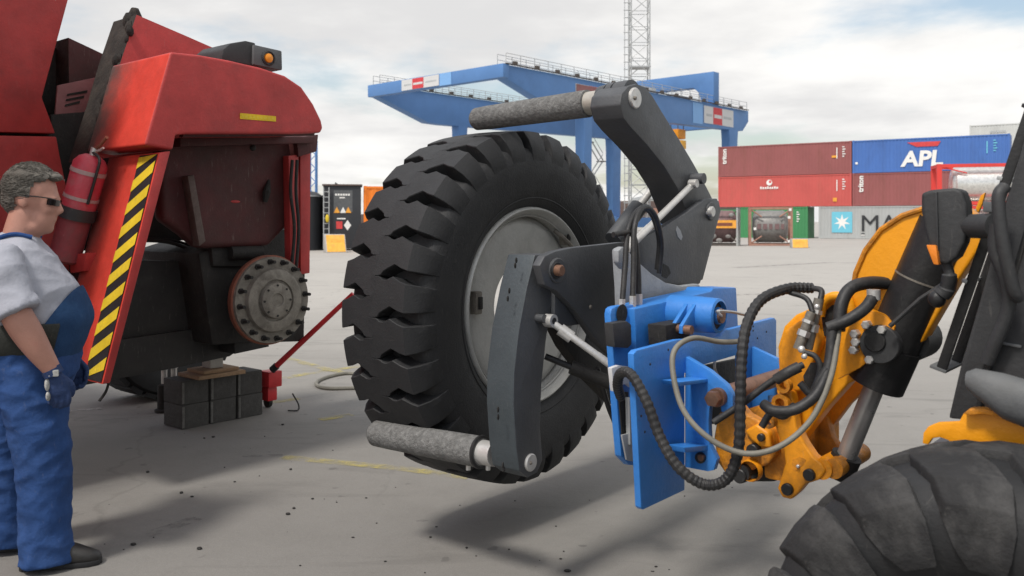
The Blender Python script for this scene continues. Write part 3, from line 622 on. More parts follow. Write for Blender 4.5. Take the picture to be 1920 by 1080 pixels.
# cowl over the wheel: rounded cover with a sloping end
fo = [(320, 97), (375, 103), (430, 113), (490, 127), (535, 142), (566, 163), (588, 195), (603, 226), (606, 240), (602, 249), (560, 251), (450, 251), (352, 251), (330, 253), (325, 281), (271, 272)]
UC = -4.85
cw = pu('wheel_cowl', 'red', fo, UC, 0.72, bevel=0.05, seg=5)
by_normal(cw, -D, 0.75, 'red_lit_sooty')
m = MB(); m.prism(polyP([(345, 247), (592, 246), (590, 254), (343, 257)], PU, UC-0.06), -A*0.05); m.build('cowl_lip', 'red_dirty', cw, bevel=0.006)
m = MB(); m.prism(polyP([(450, 212), (517, 218), (517, 228), (450, 223)], PU, UC+0.002), A*0.003); dl = m.build('yellow_label', 'decal_yellow', cw, smooth=False)
for k in range(9):
    x = 453+k*7; m = MB(); m.prism(polyP([(x, 215.5+k*0.55), (x+5, 216+k*0.55), (x+5, 221+k*0.55), (x, 220.5+k*0.55)], PU, UC+0.0055), A*0.001); m.build('label_print', 'haz_yellow', cw, smooth=False)
# lower sloping end panel with the hazard band
ep = pu('end_panel', 'red', [(299, 286), (320, 283), (207, 718), (192, 721)], UC, 0.62, bevel=0.008)
by_normal(ep, -D, 0.75, 'red_lit_sooty')
e0, e1 = PU(299, 286, UC), PU(192, 721, UC); es = (e1-e0); Ls = es.length; es.normalize(); en = es.cross(A).normalized(); en = en if en.dot(-D) > 0 else -en
def hp(s_, w_): return e0+es*s_-A*w_+en*0.003
BW = 0.215
m = MB(); m.prism([hp(0.01, 0.012), hp(0.01, BW), hp(Ls-0.01, BW), hp(Ls-0.01, 0.012)], en*0.002); hb = m.build('hazard_band', 'haz_black', ep, smooth=False)
pt = Ls/9.4; sk = 0.115
for k in range(-1, 11):
    s0 = k*pt+0.05; q = []
    for (s_, w_) in ((s0, 0.012), (s0+pt*0.5, 0.012), (s0+pt*0.5+sk, BW), (s0+sk, BW)): q.append((min(max(s_, 0.012), Ls-0.012), w_))
    if q[1][0]-q[0][0] < 0.01 and q[2][0]-q[3][0] < 0.01: continue
    if q[2][0]-q[3][0] < 0.004: q = q[:3]
    if q[1][0]-q[0][0] < 0.004: q = q[1:]
    m = MB(); m.prism([hp(*x)+en*0.0035 for x in q], en*0.0015); m.build('hazard_stripe', 'haz_yellow', ep, smooth=False)
# the broad slab on the left, in two plates
pu('counterweight_plate', 'red', [(-160, -160), (172, -160), (128, 0), (79, 183), (104, 250), (-160, 244)], -6.0, 0.7, bevel=0.01)
pu('counterweight_plate', 'red', [(-160, 251), (106, 256), (112, 290), (150, 470), (140, 640), (-160, 640)], -6.0, 0.7, bevel=0.01)
# unseen rest of the truck, added on the left to shade axle and blocks
MB().box(-8.6, -5.2, -3.2, 1.80, 0.55, 3.5).build('unseen_truck_body', 'red', rm, bevel=0.05)
MB().box(-8.5, -5.3, -4.2, -3.0, 1.4, 2.2).build('truck_nose', 'chassis', rm, bevel=0.05)
# two boom cheeks behind the cowl, sooty at their ends
o_ = pu('boom_cheek', 'red_dirty', [(128, 70), (330, 165), (330, 345), (108, 330), (130, 200)], -6.25, 0.38); by_normal(o_, -D, 0.3, 'soot')
o_ = pu('boom_cheek', 'red', [(256, 27), (340, 63), (420, 98), (490, 150), (490, 260), (170, 300), (205, 190), (228, 110)], -5.62, 0.32); by_normal(o_, -D, 0.3, 'soot')
# flaking soot crust along the cheek end
m = MB(); rn = random.Random(5)
for i in range(46):
    k = i/45; c_ = PU(252-80*k+rn.uniform(-5, 5), 30+255*k, -5.60-rn.uniform(0, 0.3)); r_ = rn.uniform(0.018, 0.045)
    m.ball(c_, r_, r_*1.4, r_*1.6, nu=7, nv=5)
m.build('soot_crust', 'soot', o_)
wp_ = pu('warning_plate', 'decal_faded', [(108, 160), (190, 143), (170, 208), (103, 222)], -6.18, 0.02)
for k, (x, y, l_) in enumerate(((126, 176, 38), (124, 186, 34), (122, 196, 28))): 
    m = MB(); m.prism(polyP([(x, y), (x+l_, y-7), (x+l_-1, y-2), (x-1, y+4)], PU, -6.176), A*0.002); m.build('plate_lettering', 'soot', wp_, smooth=False)
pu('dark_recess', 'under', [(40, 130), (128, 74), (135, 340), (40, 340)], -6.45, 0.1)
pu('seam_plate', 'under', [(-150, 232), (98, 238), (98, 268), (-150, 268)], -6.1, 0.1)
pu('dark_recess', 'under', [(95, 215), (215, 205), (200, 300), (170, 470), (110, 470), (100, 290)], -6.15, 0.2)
# lamp housing on top of the cowl
lh = pu('lamp_housing', 'plastic', [(415, 112), (419, 92), (432, 81), (462, 76), (480, 80), (478, 124)], -5.02, 0.34, bevel=0.015)
l2 = pu('lamp_box', 'greyplastic', [(476, 83), (529, 95), (530, 132), (475, 121)], -5.0, 0.34, bevel=0.012)
lc = PU(503, 109, -5.0); MB().lathe([(0, 0.05), (0.008, 0.05), (0.012, 0.043), (0.006, 0.040)], lc, A, 24).build('lamp_bezel', 'plastic', l2)
MB().lathe([(0, 0.032), (0.012, 0.029), (0.018, 0.016), (0.020, 0.002)], lc, A, 24).build('amber_lamp', 'lampamber', l2)
# wheel arch
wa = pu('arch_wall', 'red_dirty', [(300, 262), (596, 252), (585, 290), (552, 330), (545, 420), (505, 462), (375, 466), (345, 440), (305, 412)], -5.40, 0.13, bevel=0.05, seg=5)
pu('arch_rib', 'red_dirty', [(338, 258), (592, 256), (588, 268), (338, 275)], -5.25, 0.10)
pu('arch_brace', 'decal_brown', [(352, 330), (364, 328), (386, 452), (374, 462)], -5.30, 0.08)
m = MB(); m.tube([PU(504, 338, -5.40), PU(500, 360, -5.36), PU(497, 378, -5.38)], [0.01, 0.03, 0.018], 8); m.build('hanging_valve', 'under', rm)
MB().ball(PU(474, 277, -5.24), 0.022, 0.022, 0.022).build('rubber_bung', 'under', rm)
MB().ball(PU(440, 378, -5.41), 0.015, 0.05, 0.014, A, D).build('red_reflector', 'red', rm)
pu('recess_backing', 'under', [(255, 300), (350, 285), (378, 450), (300, 452), (240, 445)], -5.9, 0.15)  # plain black sheets backing the wheel-arch recess
pu('recess_backing', 'under', [(376, 440), (550, 430), (560, 300), (575, 300), (570, 640), (400, 645)], -5.85, 0.15)
for pts, uu in (([(541, 292), (560, 290), (560, 505), (545, 508)], -5.32), ([(563, 282), (583, 275), (581, 512), (564, 515)], -5.38)):
    pu('upright_post', 'red', pts, uu, 0.07)
pu('post_bracket', 'red_dirty', [(556, 258), (597, 252), (594, 284), (560, 294)], -5.30, 0.16)
for i, zz in enumerate((0, 1)):
    MB().tube(cr([PU(548+i*9, 300, -5.27), PU(545+i*10, 360, -5.26), PU(552+i*8, 430, -5.27), PU(545+i*9, 520, -5.3)]), 0.012, 8).build('pipe', 'under', rm)
# chassis and axle
pu('chassis_rail', 'chassis', [(150, 484), (338, 490), (352, 480), (470, 474), (470, 640), (432, 668), (330, 686), (140, 722)], -5.78, 0.16, bevel=0.01)
pu('chassis_flange', 'chassis', [(150, 648), (400, 612), (432, 668), (330, 690), (140, 726)], -5.745, 0.04, bevel=0.006)
pu('axle_housing', 'under', [(372, 474), (420, 458), (478, 462), (520, 500), (515, 620), (480, 642), (398, 648)], -5.5, 0.9, bevel=0.03)
pu('axle_cap', 'under', [(395, 455), (475, 450), (478, 500), (400, 500)], -5.46, 0.2, bevel=0.02)
m = MB(); m.cyl(PU(430, 474, -5.44), PU(430, 474, -5.44)+D*0.25, 0.05, 12); m.build('brake_pipe', 'under', rm)
MB().tube(cr([PU(240, 450, -5.9), PU(320, 455, -5.85), PU(385, 482, -5.8)]), 0.013, 8).build('track_bar', 'under', rm)
MB().tube(cr([PU(255, 446, -5.9), PU(330, 452, -5.88), PU(380, 470, -5.8)]), 0.010, 8).build('track_bar', 'under', rm)
hb = MB(); hb.lathe([(-0.30, 0.16), (-0.10, 0.20), (-0.10, 0.305), (-0.085, 0.312), (-0.05, 0.312), (-0.04, 0.30)], HUB, A, 48); hub = hb.build('hub', 'rust', rm)
hb = MB(); hb.lathe([(-0.045, 0.302), (-0.02, 0.298), (-0.02, 0.225), (0.012, 0.215), (0.018, 0.20), (0.018, 0.145), (0.004, 0.14), (0.004, 0.128), (0.03, 0.12), (0.036, 0.10), (0.036, 0.05), (0.028, 0.045), (0.028, 0.002)], HUB, A, 48); hb.build('hub_face', 'hubgrey', hub)
X1, Y1 = perp(A)
for k in range(16):
    a = k*2*math.pi/16+0.1; c_ = HUB+(X1*math.cos(a)+Y1*math.sin(a))*0.268-A*0.02
    m = MB(); m.cyl(c_, c_+A*0.062, 0.0115, 8); m.cyl(c_-A*0.001, c_+A*0.012, 0.021, 6); m.build('wheel_stud', 'under', hub)
for k in range(8):
    a = k*2*math.pi/8; c_ = HUB+(X1*math.cos(a)+Y1*math.sin(a))*0.105+A*0.034
    MB().cyl(c_, c_+A*0.006, 0.008, 6).build('cap_bolt', 'under', hub)
pu('axle_foot', 'chassis', [(440, 640), (500, 622), (505, 650), (440, 664)], -5.55, 0.25)
# wheel on the other end of the axle
FW = W(-7.45, 4.02, 0.60)
m = MB(); m.lathe([(-0.2, 0.3), (-0.25, 0.42), (-0.24, 0.54), (-0.18, 0.585), (0.18, 0.585), (0.24, 0.54), (0.25, 0.42), (0.2, 0.3)], FW, A, 44, loop=True); fw = m.build('wheel', 'rubber', rm)
for k in range(26):
    a = k*2*math.pi/26; c_ = FW+(D*math.cos(a)+Z*math.sin(a))*0.58; tt = (-D*math.sin(a)+Z*math.cos(a))
    m = MB(); m.boxv(c_-A*0.22-tt*0.055-(D*math.cos(a)+Z*math.sin(a))*0.02, A*0.44, tt*0.11, (D*math.cos(a)+Z*math.sin(a))*0.04); m.build('tread_lug', 'rubber', fw)
m = MB(); m.lathe([(0.19, 0.3), (0.05, 0.28), (0.05, 0.1), (0.05, 0.01)], FW, A, 32); m.build('wheel_disc', 'rust', fw)
MB().tube([W(-7.4, 4.02, 0.62), W(-6.2, 3.8, 0.95)], 0.16, 16).build('axle_tube', 'under', rm)
# drooping cable end under the panel
MB().tube(cr([PU(204, 718, -4.95), PU(198, 735, -4.98), PU(186, 752, -5.0)]), 0.008, 6).build('loose_cable', 'under', rm)
# ------------------------------------------------------------------ fire extinguisher
x0, x1 = PV(172, 300, 2.45), PV(119, 490, 2.36); ax = (x1-x0).normalized()
fe = thing('fire_extinguisher', 'red fire extinguisher strapped to the sloping end panel beside the man', 'fire extinguisher', x1)
def along(s_): return x0+ax*s_
Lf = (x1-x0).length; r_ = 0.098
m = MB(); m.lathe([(-0.03, 0.02), (-0.028, 0.045), (-0.01, 0.075), (0.025, r_), (0.30, r_)], x0, ax, 28, cap=True); m.build('cylinder', 'ext_red', fe)
m = MB(); m.lathe([(0.36, r_*0.93), (Lf-0.02, r_*0.93), (Lf, r_*0.7)], x0, ax, 28, cap=True); m.build('lower_cylinder', 'ext_red_old', fe)
for s0, s1 in ((0.06, 0.085), (0.225, 0.245)): m = MB(); m.lathe([(s0, r_+0.001), (s0, r_+0.004), (s1, r_+0.004), (s1, r_+0.001)], x0, ax, 28); m.build('dusty_band', 'ext_band', fe)
m = MB(); m.lathe([(0.295, r_-0.004), (0.295, r_+0.012), (0.365, r_+0.012), (0.365, r_-0.004)], x0, ax, 28, cap=True); m.build('strap', 'plastic', fe)
MB().cyl(x0-ax*0.03, x0-ax*0.075, 0.022, 12).build('valve', 'steel', fe)
MB().tube(cr([x0-ax*0.07, x0-ax*0.085+A*0.05, x0-ax*0.135+A*0.115]), [0.010]*16+[0.012], 8).build('handle', 'rust', fe)
MB().tube(cr([x0-ax*0.06, x0-ax*0.055+A*0.06, x0-ax*0.07+A*0.11]), 0.007, 8).build('lever', 'steel', fe)
MB().tube(cr([x0-ax*0.05-D*0.01, x0+ax*0.0+A*0.10, x0+ax*0.10+A*0.115, x0+ax*0.28+A*0.11]), 0.009, 8).build('hose', 'hose', fe)
MB().tube([along(0.05)-A*0.09-D*0.02, along(0.03)-A*0.15-D*0.02], 0.010, 8).build('clip', 'steel', fe)
m = MB(); m.prism(polyP([(130, 478), (162, 474), (156, 508), (132, 512)], PV, 2.40), D*0.12); m.build('bracket', 'red', fe, bevel=0.004)
# ------------------------------------------------------------------ blocks, packing and jacks
b0v, bw, bh = 3.455, 0.236, 0.178
names = [['bottom row, nearest the man', 'bottom row, middle one', 'bottom row, nearest the red jack'], ['top row, nearest the man', 'top row, middle one', 'top row, nearest the red jack']]
for r_i in range(2):
    for k in range(3):
        jx = random.uniform(-0.008, 0.008); v0 = b0v+k*bw+0.003; z0 = 0.002+r_i*(bh+0.002)
        t = thing('support_block', 'grey cracked support block under the lift truck, '+names[r_i][k], 'block', W(-6.22, v0+bw/2, z0), 'support blocks under the lift truck')
        m = MB(); m.box(-6.36+jx, -6.10+jx, v0, v0+bw-0.012, z0, z0+bh); m.build('body', 'block', t, bevel=0.008)
        m = MB(); m.box(-6.100+jx, -6.094+jx, v0+0.003, v0+0.022, z0+0.01, z0+bh-0.012); m.build('pale_edge', 'block_edge', t, bevel=0.002)  # paler strip down one front edge of the block
zt = 0.002+2*(bh+0.002)
t = tag(MB().box(-6.33, -6.03, b0v+0.10, b0v+0.50, zt+0.001, zt+0.030).build('plank', 'timber', None, bevel=0.004, origin=W(-6.2, b0v+0.3, zt)), 'brown timber plank lying directly on the grey blocks', 'plank')
t = tag(MB().box(-6.30, -6.06, b0v+0.16, b0v+0.46, zt+0.032, zt+0.058).build('plank', 'timber', None, bevel=0.004, origin=W(-6.2, b0v+0.3, zt+0.03)), 'short timber plank, upper of the two on the grey blocks', 'plank')
t = tag(MB().box(-6.24, -6.12, b0v+0.25, b0v+0.36, zt+0.060, zt+0.32).build('prop', 'concrete_side', None, bevel=0.006, origin=W(-6.18, b0v+0.3, zt+0.06)), 'pale grey prop standing on the planks below the axle', 'prop')
for k, (px, py) in enumerate(((308, 772), (326, 768))):
    c_ = PG(px, py); t = thing('bottle_jack', ['dark bottle jack standing left of the grey blocks', 'dark bottle jack between the other jack and the grey blocks'][k], 'jack', c_)
    MB().lathe([(0, 0.001), (0, 0.075), (0.02, 0.075), (0.03, 0.055), (0.22, 0.05), (0.23, 0.03)], c_, Z, 20, cap=True).build('body', 'under', t)
    MB().lathe([(0.22, 0.024), (0.34, 0.024), (0.345, 0.034), (0.37, 0.034)], c_, Z, 16, cap=True).build('ram', 'steel', t)
jc = W(-6.05, 4.28, 0)
t = thing('trolley_jack', 'red trolley jack with long red handle beside the grey blocks', 'jack', jc)
MB().box(-6.22, -6.08, 4.20, 4.33, 0.205, 0.335).build('body', 'jackred', t, bevel=0.012)
MB().box(-6.75, -6.12, 4.22, 4.31, 0.09, 0.20).build('frame', 'jackred', t, bevel=0.01)
for a, b in ((-6.7, 4.20), (-6.3, 4.20), (-6.7, 4.33), (-6.3, 4.33)): MB().cyl(W(a, b, 0.046), W(a, b+0.03, 0.046), 0.045, 14).build('castor', 'under', t)
h0 = PY(510, 694, 7.12); h1 = PY(662, 551, 7.0)
MB().cyl(h0, h0+(h1-h0)*0.06, 0.030, 12).build('handle_socket', 'blacksteel', t)
MB().tube([h0+(h1-h0)*0.05, h1], [0.024, 0.019], 12).build('handle', 'jackred', t)
MB().tube(cr([W(-6.04, 4.40, 0.14), W(-6.0, 4.43, 0.05), W(-5.97, 4.40, 0.012), W(-6.02, 4.34, 0.012)]), 0.006, 6).build('pull_wire', 'under', t)
hp_ = [PG(x, y, 0.016) for x, y in ((690, 704), (655, 700), (625, 704), (598, 713), (594, 722), (612, 728), (650, 728), (700, 726), (760, 720), (840, 708))]
tag(MB().tube(cr(hp_, 8), 0.018, 8).build('air_hose', 'greyhose', None, origin=hp_[4]), 'thin dark hose curled on the concrete left of the lifted tyre', 'hose')
# ================================================================== the lifted wheel
TC = Vector((-0.06, 4.655, 1.120)); TR = 0.885
wh = thing('removed_wheel', 'huge black lug tyre on a grey rim, lifted by the clamp', 'wheel', TC-Z*TR)
FR = Matrix((A, D, Z)).transposed().to_4x4()
prof = [(0.205, 0.50), (0.235, 0.535), (0.252, 0.60), (0.262, 0.67), (0.262, 0.725), (0.254, 0.772), (0.236, 0.797), (0.20, 0.808), (0.10, 0.812), (0, 0.818)]
prof = prof+[(-a, b) for a, b in prof[-2::-1]]
m = MB(); m.lathe(prof, TC, A, 112); ty = m.build('tyre', 'rubber', wh, ang=60)
for rr, ss in ((0.55, 0.238),):
    m = MB(); m.lathe([(ss-0.004, rr-0.008), (ss+0.004, rr-0.003), (ss+0.004, rr+0.003), (ss-0.004, rr+0.008)], TC, A, 112); m.build('moulded_ring', 'rubber', ty, ang=60)
NL = 30; pit = 2*math.pi/NL
#        s      top r   half width  shift   base r
st_ = [(-0.010, 0.896, 0.500, 0.00, 0.77), (0.030, 0.896, 0.499, 0.00, 0.77), (0.046, 0.896, 0.470, 0.00, 0.77), (0.056, 0.896, 0.410, 0.02, 0.77), (0.080, 0.895, 0.388, 0.05, 0.77), (0.122, 0.894, 0.378, 0.15, 0.77),
       (0.168, 0.892, 0.372, 0.05, 0.765), (0.206, 0.889, 0.368, 0.00, 0.76), (0.238, 0.846, 0.36, 0.00, 0.755), (0.256, 0.800, 0.345, 0.00, 0.745), (0.260, 0.772, 0.32, 0.00, 0.735)]
def lug(sign):
    m = MB(); rs = []
    for s_, rt, hw, sh_, rb in st_:
        hw -= 0.022 if s_ > 0.07 else 0
        def P(r_, k): a = (k+sh_)*pit; return Vector((s_*sign, r_*math.sin(a), r_*math.cos(a)))
        wd = 0.02 if s_ > 0.05 else 0.0
        rs.append([P(rb, -hw-wd), P(rt-0.004, -hw), P(rt, -hw+0.016), P(rt, -hw*0.4), P(rt, hw*0.4), P(rt, hw-0.016), P(rt-0.004, hw), P(rb, hw+wd)])
    m.rings(rs); return m.mesh('tread_lug', ang=22)
for sign in (1, -1):
    me = lug(sign); me.materials.append(MATS['rubber'])
    for k in range(NL):
        o = bpy.data.objects.new('tread_lug', me); col.objects.link(o); o.parent = ty
        o.matrix_local = Matrix.Translation(TC-wh.location) @ FR @ Matrix.Rotation(k*pit+(0 if sign > 0 else pit*0.5), 4, 'X')
# rim: lip, barrel, dished disc with a centre hole
m = MB(); m.lathe([(0.16, 0.503), (0.205, 0.506), (0.222, 0.502), (0.228, 0.492), (0.222, 0.484), (0.205, 0.478), (0.195, 0.468), (0.185, 0.462), (0.05, 0.452), (-0.20, 0.452), (-0.22, 0.50), (-0.19, 0.505)], TC, A, 96); rim = m.build('rim', 'rim', wh, ang=50)
m = MB(); m.lathe([(0.188, 0.4645), (0.196, 0.4605), (0.190, 0.4555), (0.180, 0.4585)], TC, A, 96, loop=True); m.build('lock_ring', 'rim', rim)
m = MB(); m.lathe([(0.135, 0.453), (0.150, 0.43), (0.158, 0.40), (0.150, 0.33), (0.150, 0.228), (0.145, 0.218), (0.12, 0.218), (0.12, 0.40), (0.10, 0.44)], TC, A, 96); dsk = m.build('disc', 'rim', rim, ang=40)
for k in range(0):
    a = k*2*math.pi/18; c_ = TC+A*0.1015+(D*math.cos(a)+Z*math.sin(a))*0.265; MB().cyl(c_, c_-A*0.004, 0.016, 12).build('stud_hole', 'under', dsk)
for px, py, rot in ((886, 567, 0), (1052, 440, 0.7)):
    c_ = PU(px, py, -2.885); m = MB(); m.boxv(c_-D*0.022-Z*0.055, A*0.045, D*0.044, Z*0.11); m.build('rim_clamp', 'hubgrey', rim, bevel=0.008)
    m = MB(); m.boxv(c_-D*0.012-Z*0.03+A*0.046, A*0.012, D*0.024, Z*0.06); m.build('clamp_slot', 'under', rim, bevel=0.004)
MB().tube(cr([PU(1040, 432, -2.87), PU(1055, 445, -2.83), PU(1072, 462, -2.82)]), 0.012, 8).build('valve_stem', 'hubgrey', rim)
# ================================================================== tyre clamp attachment
th = thing('tyre_clamp', 'black tyre clamp with two curved arms, grey rollers and blue back frame', 'tyre clamp', W(-1.9, 3.2, 0.55))
def ppu(name, mat, pts, u, depth, parent=th, bevel=0.006, seg=2):
    m = MB(); m.prism(polyP(pts, PU, u), -A*depth); return m.build(name, mat, parent, bevel=bevel, seg=seg)
def ppv(name, mat, pts, v, depth, parent=th, bevel=0.006, seg=2):
    m = MB(); m.prism(polyP(pts, PV, v), D*depth); return m.build(name, mat, parent, bevel=bevel, seg=seg)
def pin(name, px, py, u, r, h, mat, parent=th, nrm=None, plane=PU, n=24):
    nrm = nrm or A; c_ = plane(px, py, u); m = MB(); m.lathe([(-0.02, r), (h-0.004, r), (h, r-0.004), (h, 0.001)], c_, nrm, n, cap=True); return m.build(name, mat, parent)
# upper arm and roller
ua = [(1163, 196), (1166, 176), (1178, 162), (1194, 157), (1210, 163), (1224, 180), (1245, 215), (1272, 258), (1300, 305), (1326, 352), (1344, 388), (1338, 420), (1292, 420), (1288, 398), (1270, 352), (1246, 312), (1214, 272), (1184, 240), (1170, 222)]
UU = -2.09
arm = ppu('upper_arm', 'handler', ua, UU, 0.16, bevel=0.007)
pin('arm_pin', 1189, 184, UU, 0.046, 0.012, 'steel', arm); pin('arm_pin_bolt', 1190, 184, UU+0.012, 0.010, 0.008, 'hubgrey', arm, n=6)
ra0, ra1 = PV(889, 224, 3.36), PV(1104, 194, 3.36); rd = (ra1-ra0).normalized(); ra2 = ra1+rd*0.09; ra3 = PU(1178, 186, UU-0.02)
Ln = (ra1-ra0).length
m = MB(); m.lathe([(0, 0.02), (0.004, 0.045), (0.02, 0.057), (0.10, 0.060), (Ln-0.004, 0.064), (Ln, 0.05)], ra0, rd, 36, cap=True); ro = m.build('upper_roller', 'fibre', th, ang=50)
m = MB(); m.lathe([(Ln-0.01, 0.054), (Ln+0.075, 0.054), (Ln+0.08, 0.048)], ra0, rd, 30, cap=True); m.build('roller_sleeve', 'sleeve', ro)
m = MB(); k0 = Ln+0.075; kk = (ra3-ra0).length
m.lathe([(k0, 0.070), (k0+0.045, 0.076), (k0+0.047, 0.070), (k0+0.053, 0.070), (k0+0.055, 0.078), (k0+0.085, 0.078), (k0+0.087, 0.070), (k0+0.093, 0.070), (k0+0.095, 0.079), (kk-0.01, 0.079)], ra0, rd, 30, cap=True); m.build('arm_boss', 'handler', arm)
# lower arm and roller
UL = -2.26
la = [(1003, 478), (1035, 476), (1062, 492), (1070, 515), (1052, 545), (1034, 575), (1024, 640), (1016, 720), (1013, 800), (1018, 862), (1008, 886), (990, 896), (974, 884), (968, 840), (963, 760), (964, 700), (973, 620), (988, 540)]
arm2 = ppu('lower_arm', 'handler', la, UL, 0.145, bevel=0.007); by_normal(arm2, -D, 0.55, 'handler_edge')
for (x0_, y0_, x1_, y1_) in ((968, 505, 996, 505),):
    pass
rn = random.Random(2)
for yy, xx in ((488, 978), (498, 976), (545, 965), (560, 962), (768, 944), (782, 944), (872, 953), (880, 955)):      # weld slots in the arm's outer edge
    for dx in (-10, 10):
        c_ = PU(xx+dx, yy, UL-0.07-dx*0.003); m = MB(); m.ball(c_, 0.004, 0.006, 0.013, A, D, Z, 8, 6); m.build('weld_slot', 'under', arm2)
pin('arm_pin', 994, 867, UL, 0.036, 0.010, 'steel', arm2); pin('arm_pin_bolt', 995, 868, UL+0.010, 0.008, 0.006, 'hubgrey', arm2, n=6)
lb0, lb1 = PV(699, 811, 2.79), PV(905, 848, 2.79); ld = (lb1-lb0).normalized(); Lm = (lb1-lb0).length
m = MB(); m.lathe([(0, 0.02), (0.006, 0.046), (0.028, 0.060), (0.12, 0.062), (Lm-0.004, 0.066), (Lm, 0.052)], lb0, ld, 36, cap=True); ro2 = m.build('lower_roller', 'fibre', th, ang=50)
m = MB(); m.lathe([(Lm, 0.052), (Lm+0.07, 0.05)], lb0, ld, 30, cap=True); m.build('roller_sleeve', 'steel', ro2)
m = MB(); m.lathe([(Lm-0.012, 0.058), (Lm-0.012, 0.071), (Lm+0.0, 0.071), (Lm+0.0, 0.058)], lb0, ld, 30, loop=True); m.build('hose_clip', 'blacksteel', ro2)
for px in (878, 915): c_ = PV(px, 876, 2.79); MB().cyl(c_+Z*0.03, c_-Z*0.012, 0.010, 8).build('clip_screw', 'steel', ro2)
# body: cheek plates, core, hubs
bl = [(1012, 498), (1022, 480), (1042, 471), (1075, 464), (1170, 454), (1175, 640), (1150, 668), (1120, 640), (1075, 575), (1045, 546), (1022, 535)]
cheek = ppu('cheek_plate', 'handler', bl, -2.195, 0.04)
ppu('cheek_plate', 'handler', [(1010, 500), (1060, 466), (1180, 455), (1180, 650), (1090, 600)], -2.44, 0.04)
pin('pivot_boss', 1043, 507, -2.195, 0.052, 0.012, 'handler', cheek); pin('pivot_washer', 1043, 507, -2.183, 0.036, 0.008, 'blacksteel', cheek); pin('pivot_bolt', 1044, 507, -2.175, 0.023, 0.028, 'rustpin', cheek)
pin('grease_cap', 1107, 576, -2.195, 0.010, 0.006, 'hubgrey', cheek)
gr_ = [(1345, 372), (1352, 392), (1343, 422), (1330, 470), (1313, 532), (1230, 560), (1165, 540), (1165, 474), (1200, 448), (1240, 428), (1290, 398), (1322, 374)]
ck2 = ppu('cheek_plate', 'handler', gr_, -2.03, 0.035); ppu('cheek_plate', 'handler', [(1348, 376), (1352, 395), (1318, 525), (1200, 540), (1200, 460), (1300, 392)], -2.28, 0.03)
pin('pivot_boss', 1332, 396, -2.03, 0.045, 0.010, 'handler', ck2); pin('pivot_bolt', 1332, 397, -2.02, 0.026, 0.016, 'steel', ck2)
ppu('weld_mark', 'handler_grey', [(1270, 424), (1276, 432), (1280, 444), (1277, 451), (1271, 444), (1268, 432)], -2.028, 0.004, ck2, bevel=0)
ppu('cut_out', 'under', [(1244, 494), (1254, 500), (1258, 512), (1250, 522), (1241, 518)], -2.028, 0.004, ck2, bevel=0)
MB().box(-2.40, -2.24, 2.95, 3.70, 1.10, 1.36).build('core_block', 'handler', th, bevel=0.02)
sd = [(1163, 468), (1172, 462), (1195, 488), (1222, 512), (1250, 530), (1280, 536), (1312, 532), (1322, 556), (1340, 590), (1170, 620), (1168, 540)]
ppu('swivel_saddle', 'handler_grey', sd, -1.97, 0.045, bevel=0.012)
ppu('lug_ear', 'handler_grey', [(1160, 470), (1168, 462), (1180, 470), (1182, 500), (1170, 505), (1160, 492)], -1.94, 0.03, bevel=0.01)
# clamp cylinders
def ram(px0, py0, u0, px1, py1, u1, r0, r1, frac, m0='handler', m1='chrome', eye=None):
    p0, p1 = PU(px0, py0, u0), PU(px1, py1, u1); q = p0+(p1-p0)*frac
    c_ = MB(); c_.cyl(p0, q, r0, 18); c_ = c_.build('ram_barrel', m0, th); MB().cyl(q, p1, r1, 16).build('ram_rod', m1, c_)
    if eye:
        x_, y_ = perp(p1-p0); MB().cyl(p1-A*eye*0.6, p1+A*eye*0.9, eye, 20).build('rod_eye', 'steel', c_)
        MB().cyl(p1+A*eye*0.9, p1+A*eye*1.0, eye*0.5, 14).build('eye_pin', 'blacksteel', c_)
    return c_
ram(1175, 468, -2.02, 1302, 342, -2.07, 0.017, 0.0155, 0.30, 'steel', 'steel', None)
c_ = PU(1308, 335, -2.06); MB().cyl(c_-A*0.05, c_+A*0.035, 0.026, 18).build('rod_eye', 'handler', th); c_ = PU(1300, 344, -2.055); MB().cyl(c_-A*0.02, c_+A*0.02, 0.020, 18).build('rod_clevis', 'steel', th)
ram(1150, 450, -2.35, 1238, 335, -2.30, 0.045, 0.019, 0.52, 'handler', 'steel')
ram(1150, 688, -2.0, 1030, 601, -2.22, 0.016, 0.015, 0.25, 'steel', 'steel', 0.027)
c_ = PU(1014, 597, -2.24); MB().cyl(c_-A*0.03, c_+A*0.02, 0.018, 14).build('eye_boss', 'handler', arm2)
m = MB(); m.cyl(PU(1050, 617, -2.19), PU(1072, 633, -2.15), 0.026, 14); m.build('rod_nut', 'steel', th)
ram(1160, 725, -2.1, 1022, 668, -2.35, 0.030, 0.014, 0.65, 'under', 'blacksteel')
ppu('lower_bracket', 'under', [(1035, 600), (1080, 640), (1150, 690), (1155, 760), (1100, 705), (1060, 650)], -2.32, 0.06)
MB().tube(cr([PU(1120, 690, -2.2), PU(1140, 760, -2.2), PU(1160, 810, -2.15), PU(1168, 850, -2.1)]), 0.012, 8).build('feed_hose', 'hose', th)
# hoses arching over the body
for k, pts in enumerate(([(1166, 578), (1172, 500), (1178, 430), (1200, 392), (1222, 402), (1236, 450), (1232, 505)], [(1186, 572), (1188, 500), (1190, 425), (1206, 388), (1228, 404), (1240, 455), (1236, 512)], [(1198, 568), (1196, 500), (1186, 440), (1150, 440)])):
    uu = (-1.86, -1.84, -1.85)[k]
    h_ = MB().tube(cr([PU(x, y, uu-0.02*i) for i, (x, y) in enumerate(pts)], 8), 0.0115, 10).build('hose', 'hose', th)
    c_ = PU(pts[0][0], pts[0][1], uu); MB().cyl(c_-Z*0.012, c_+Z*0.035, 0.0145, 6).build('hose_fitting', 'steel', h_)
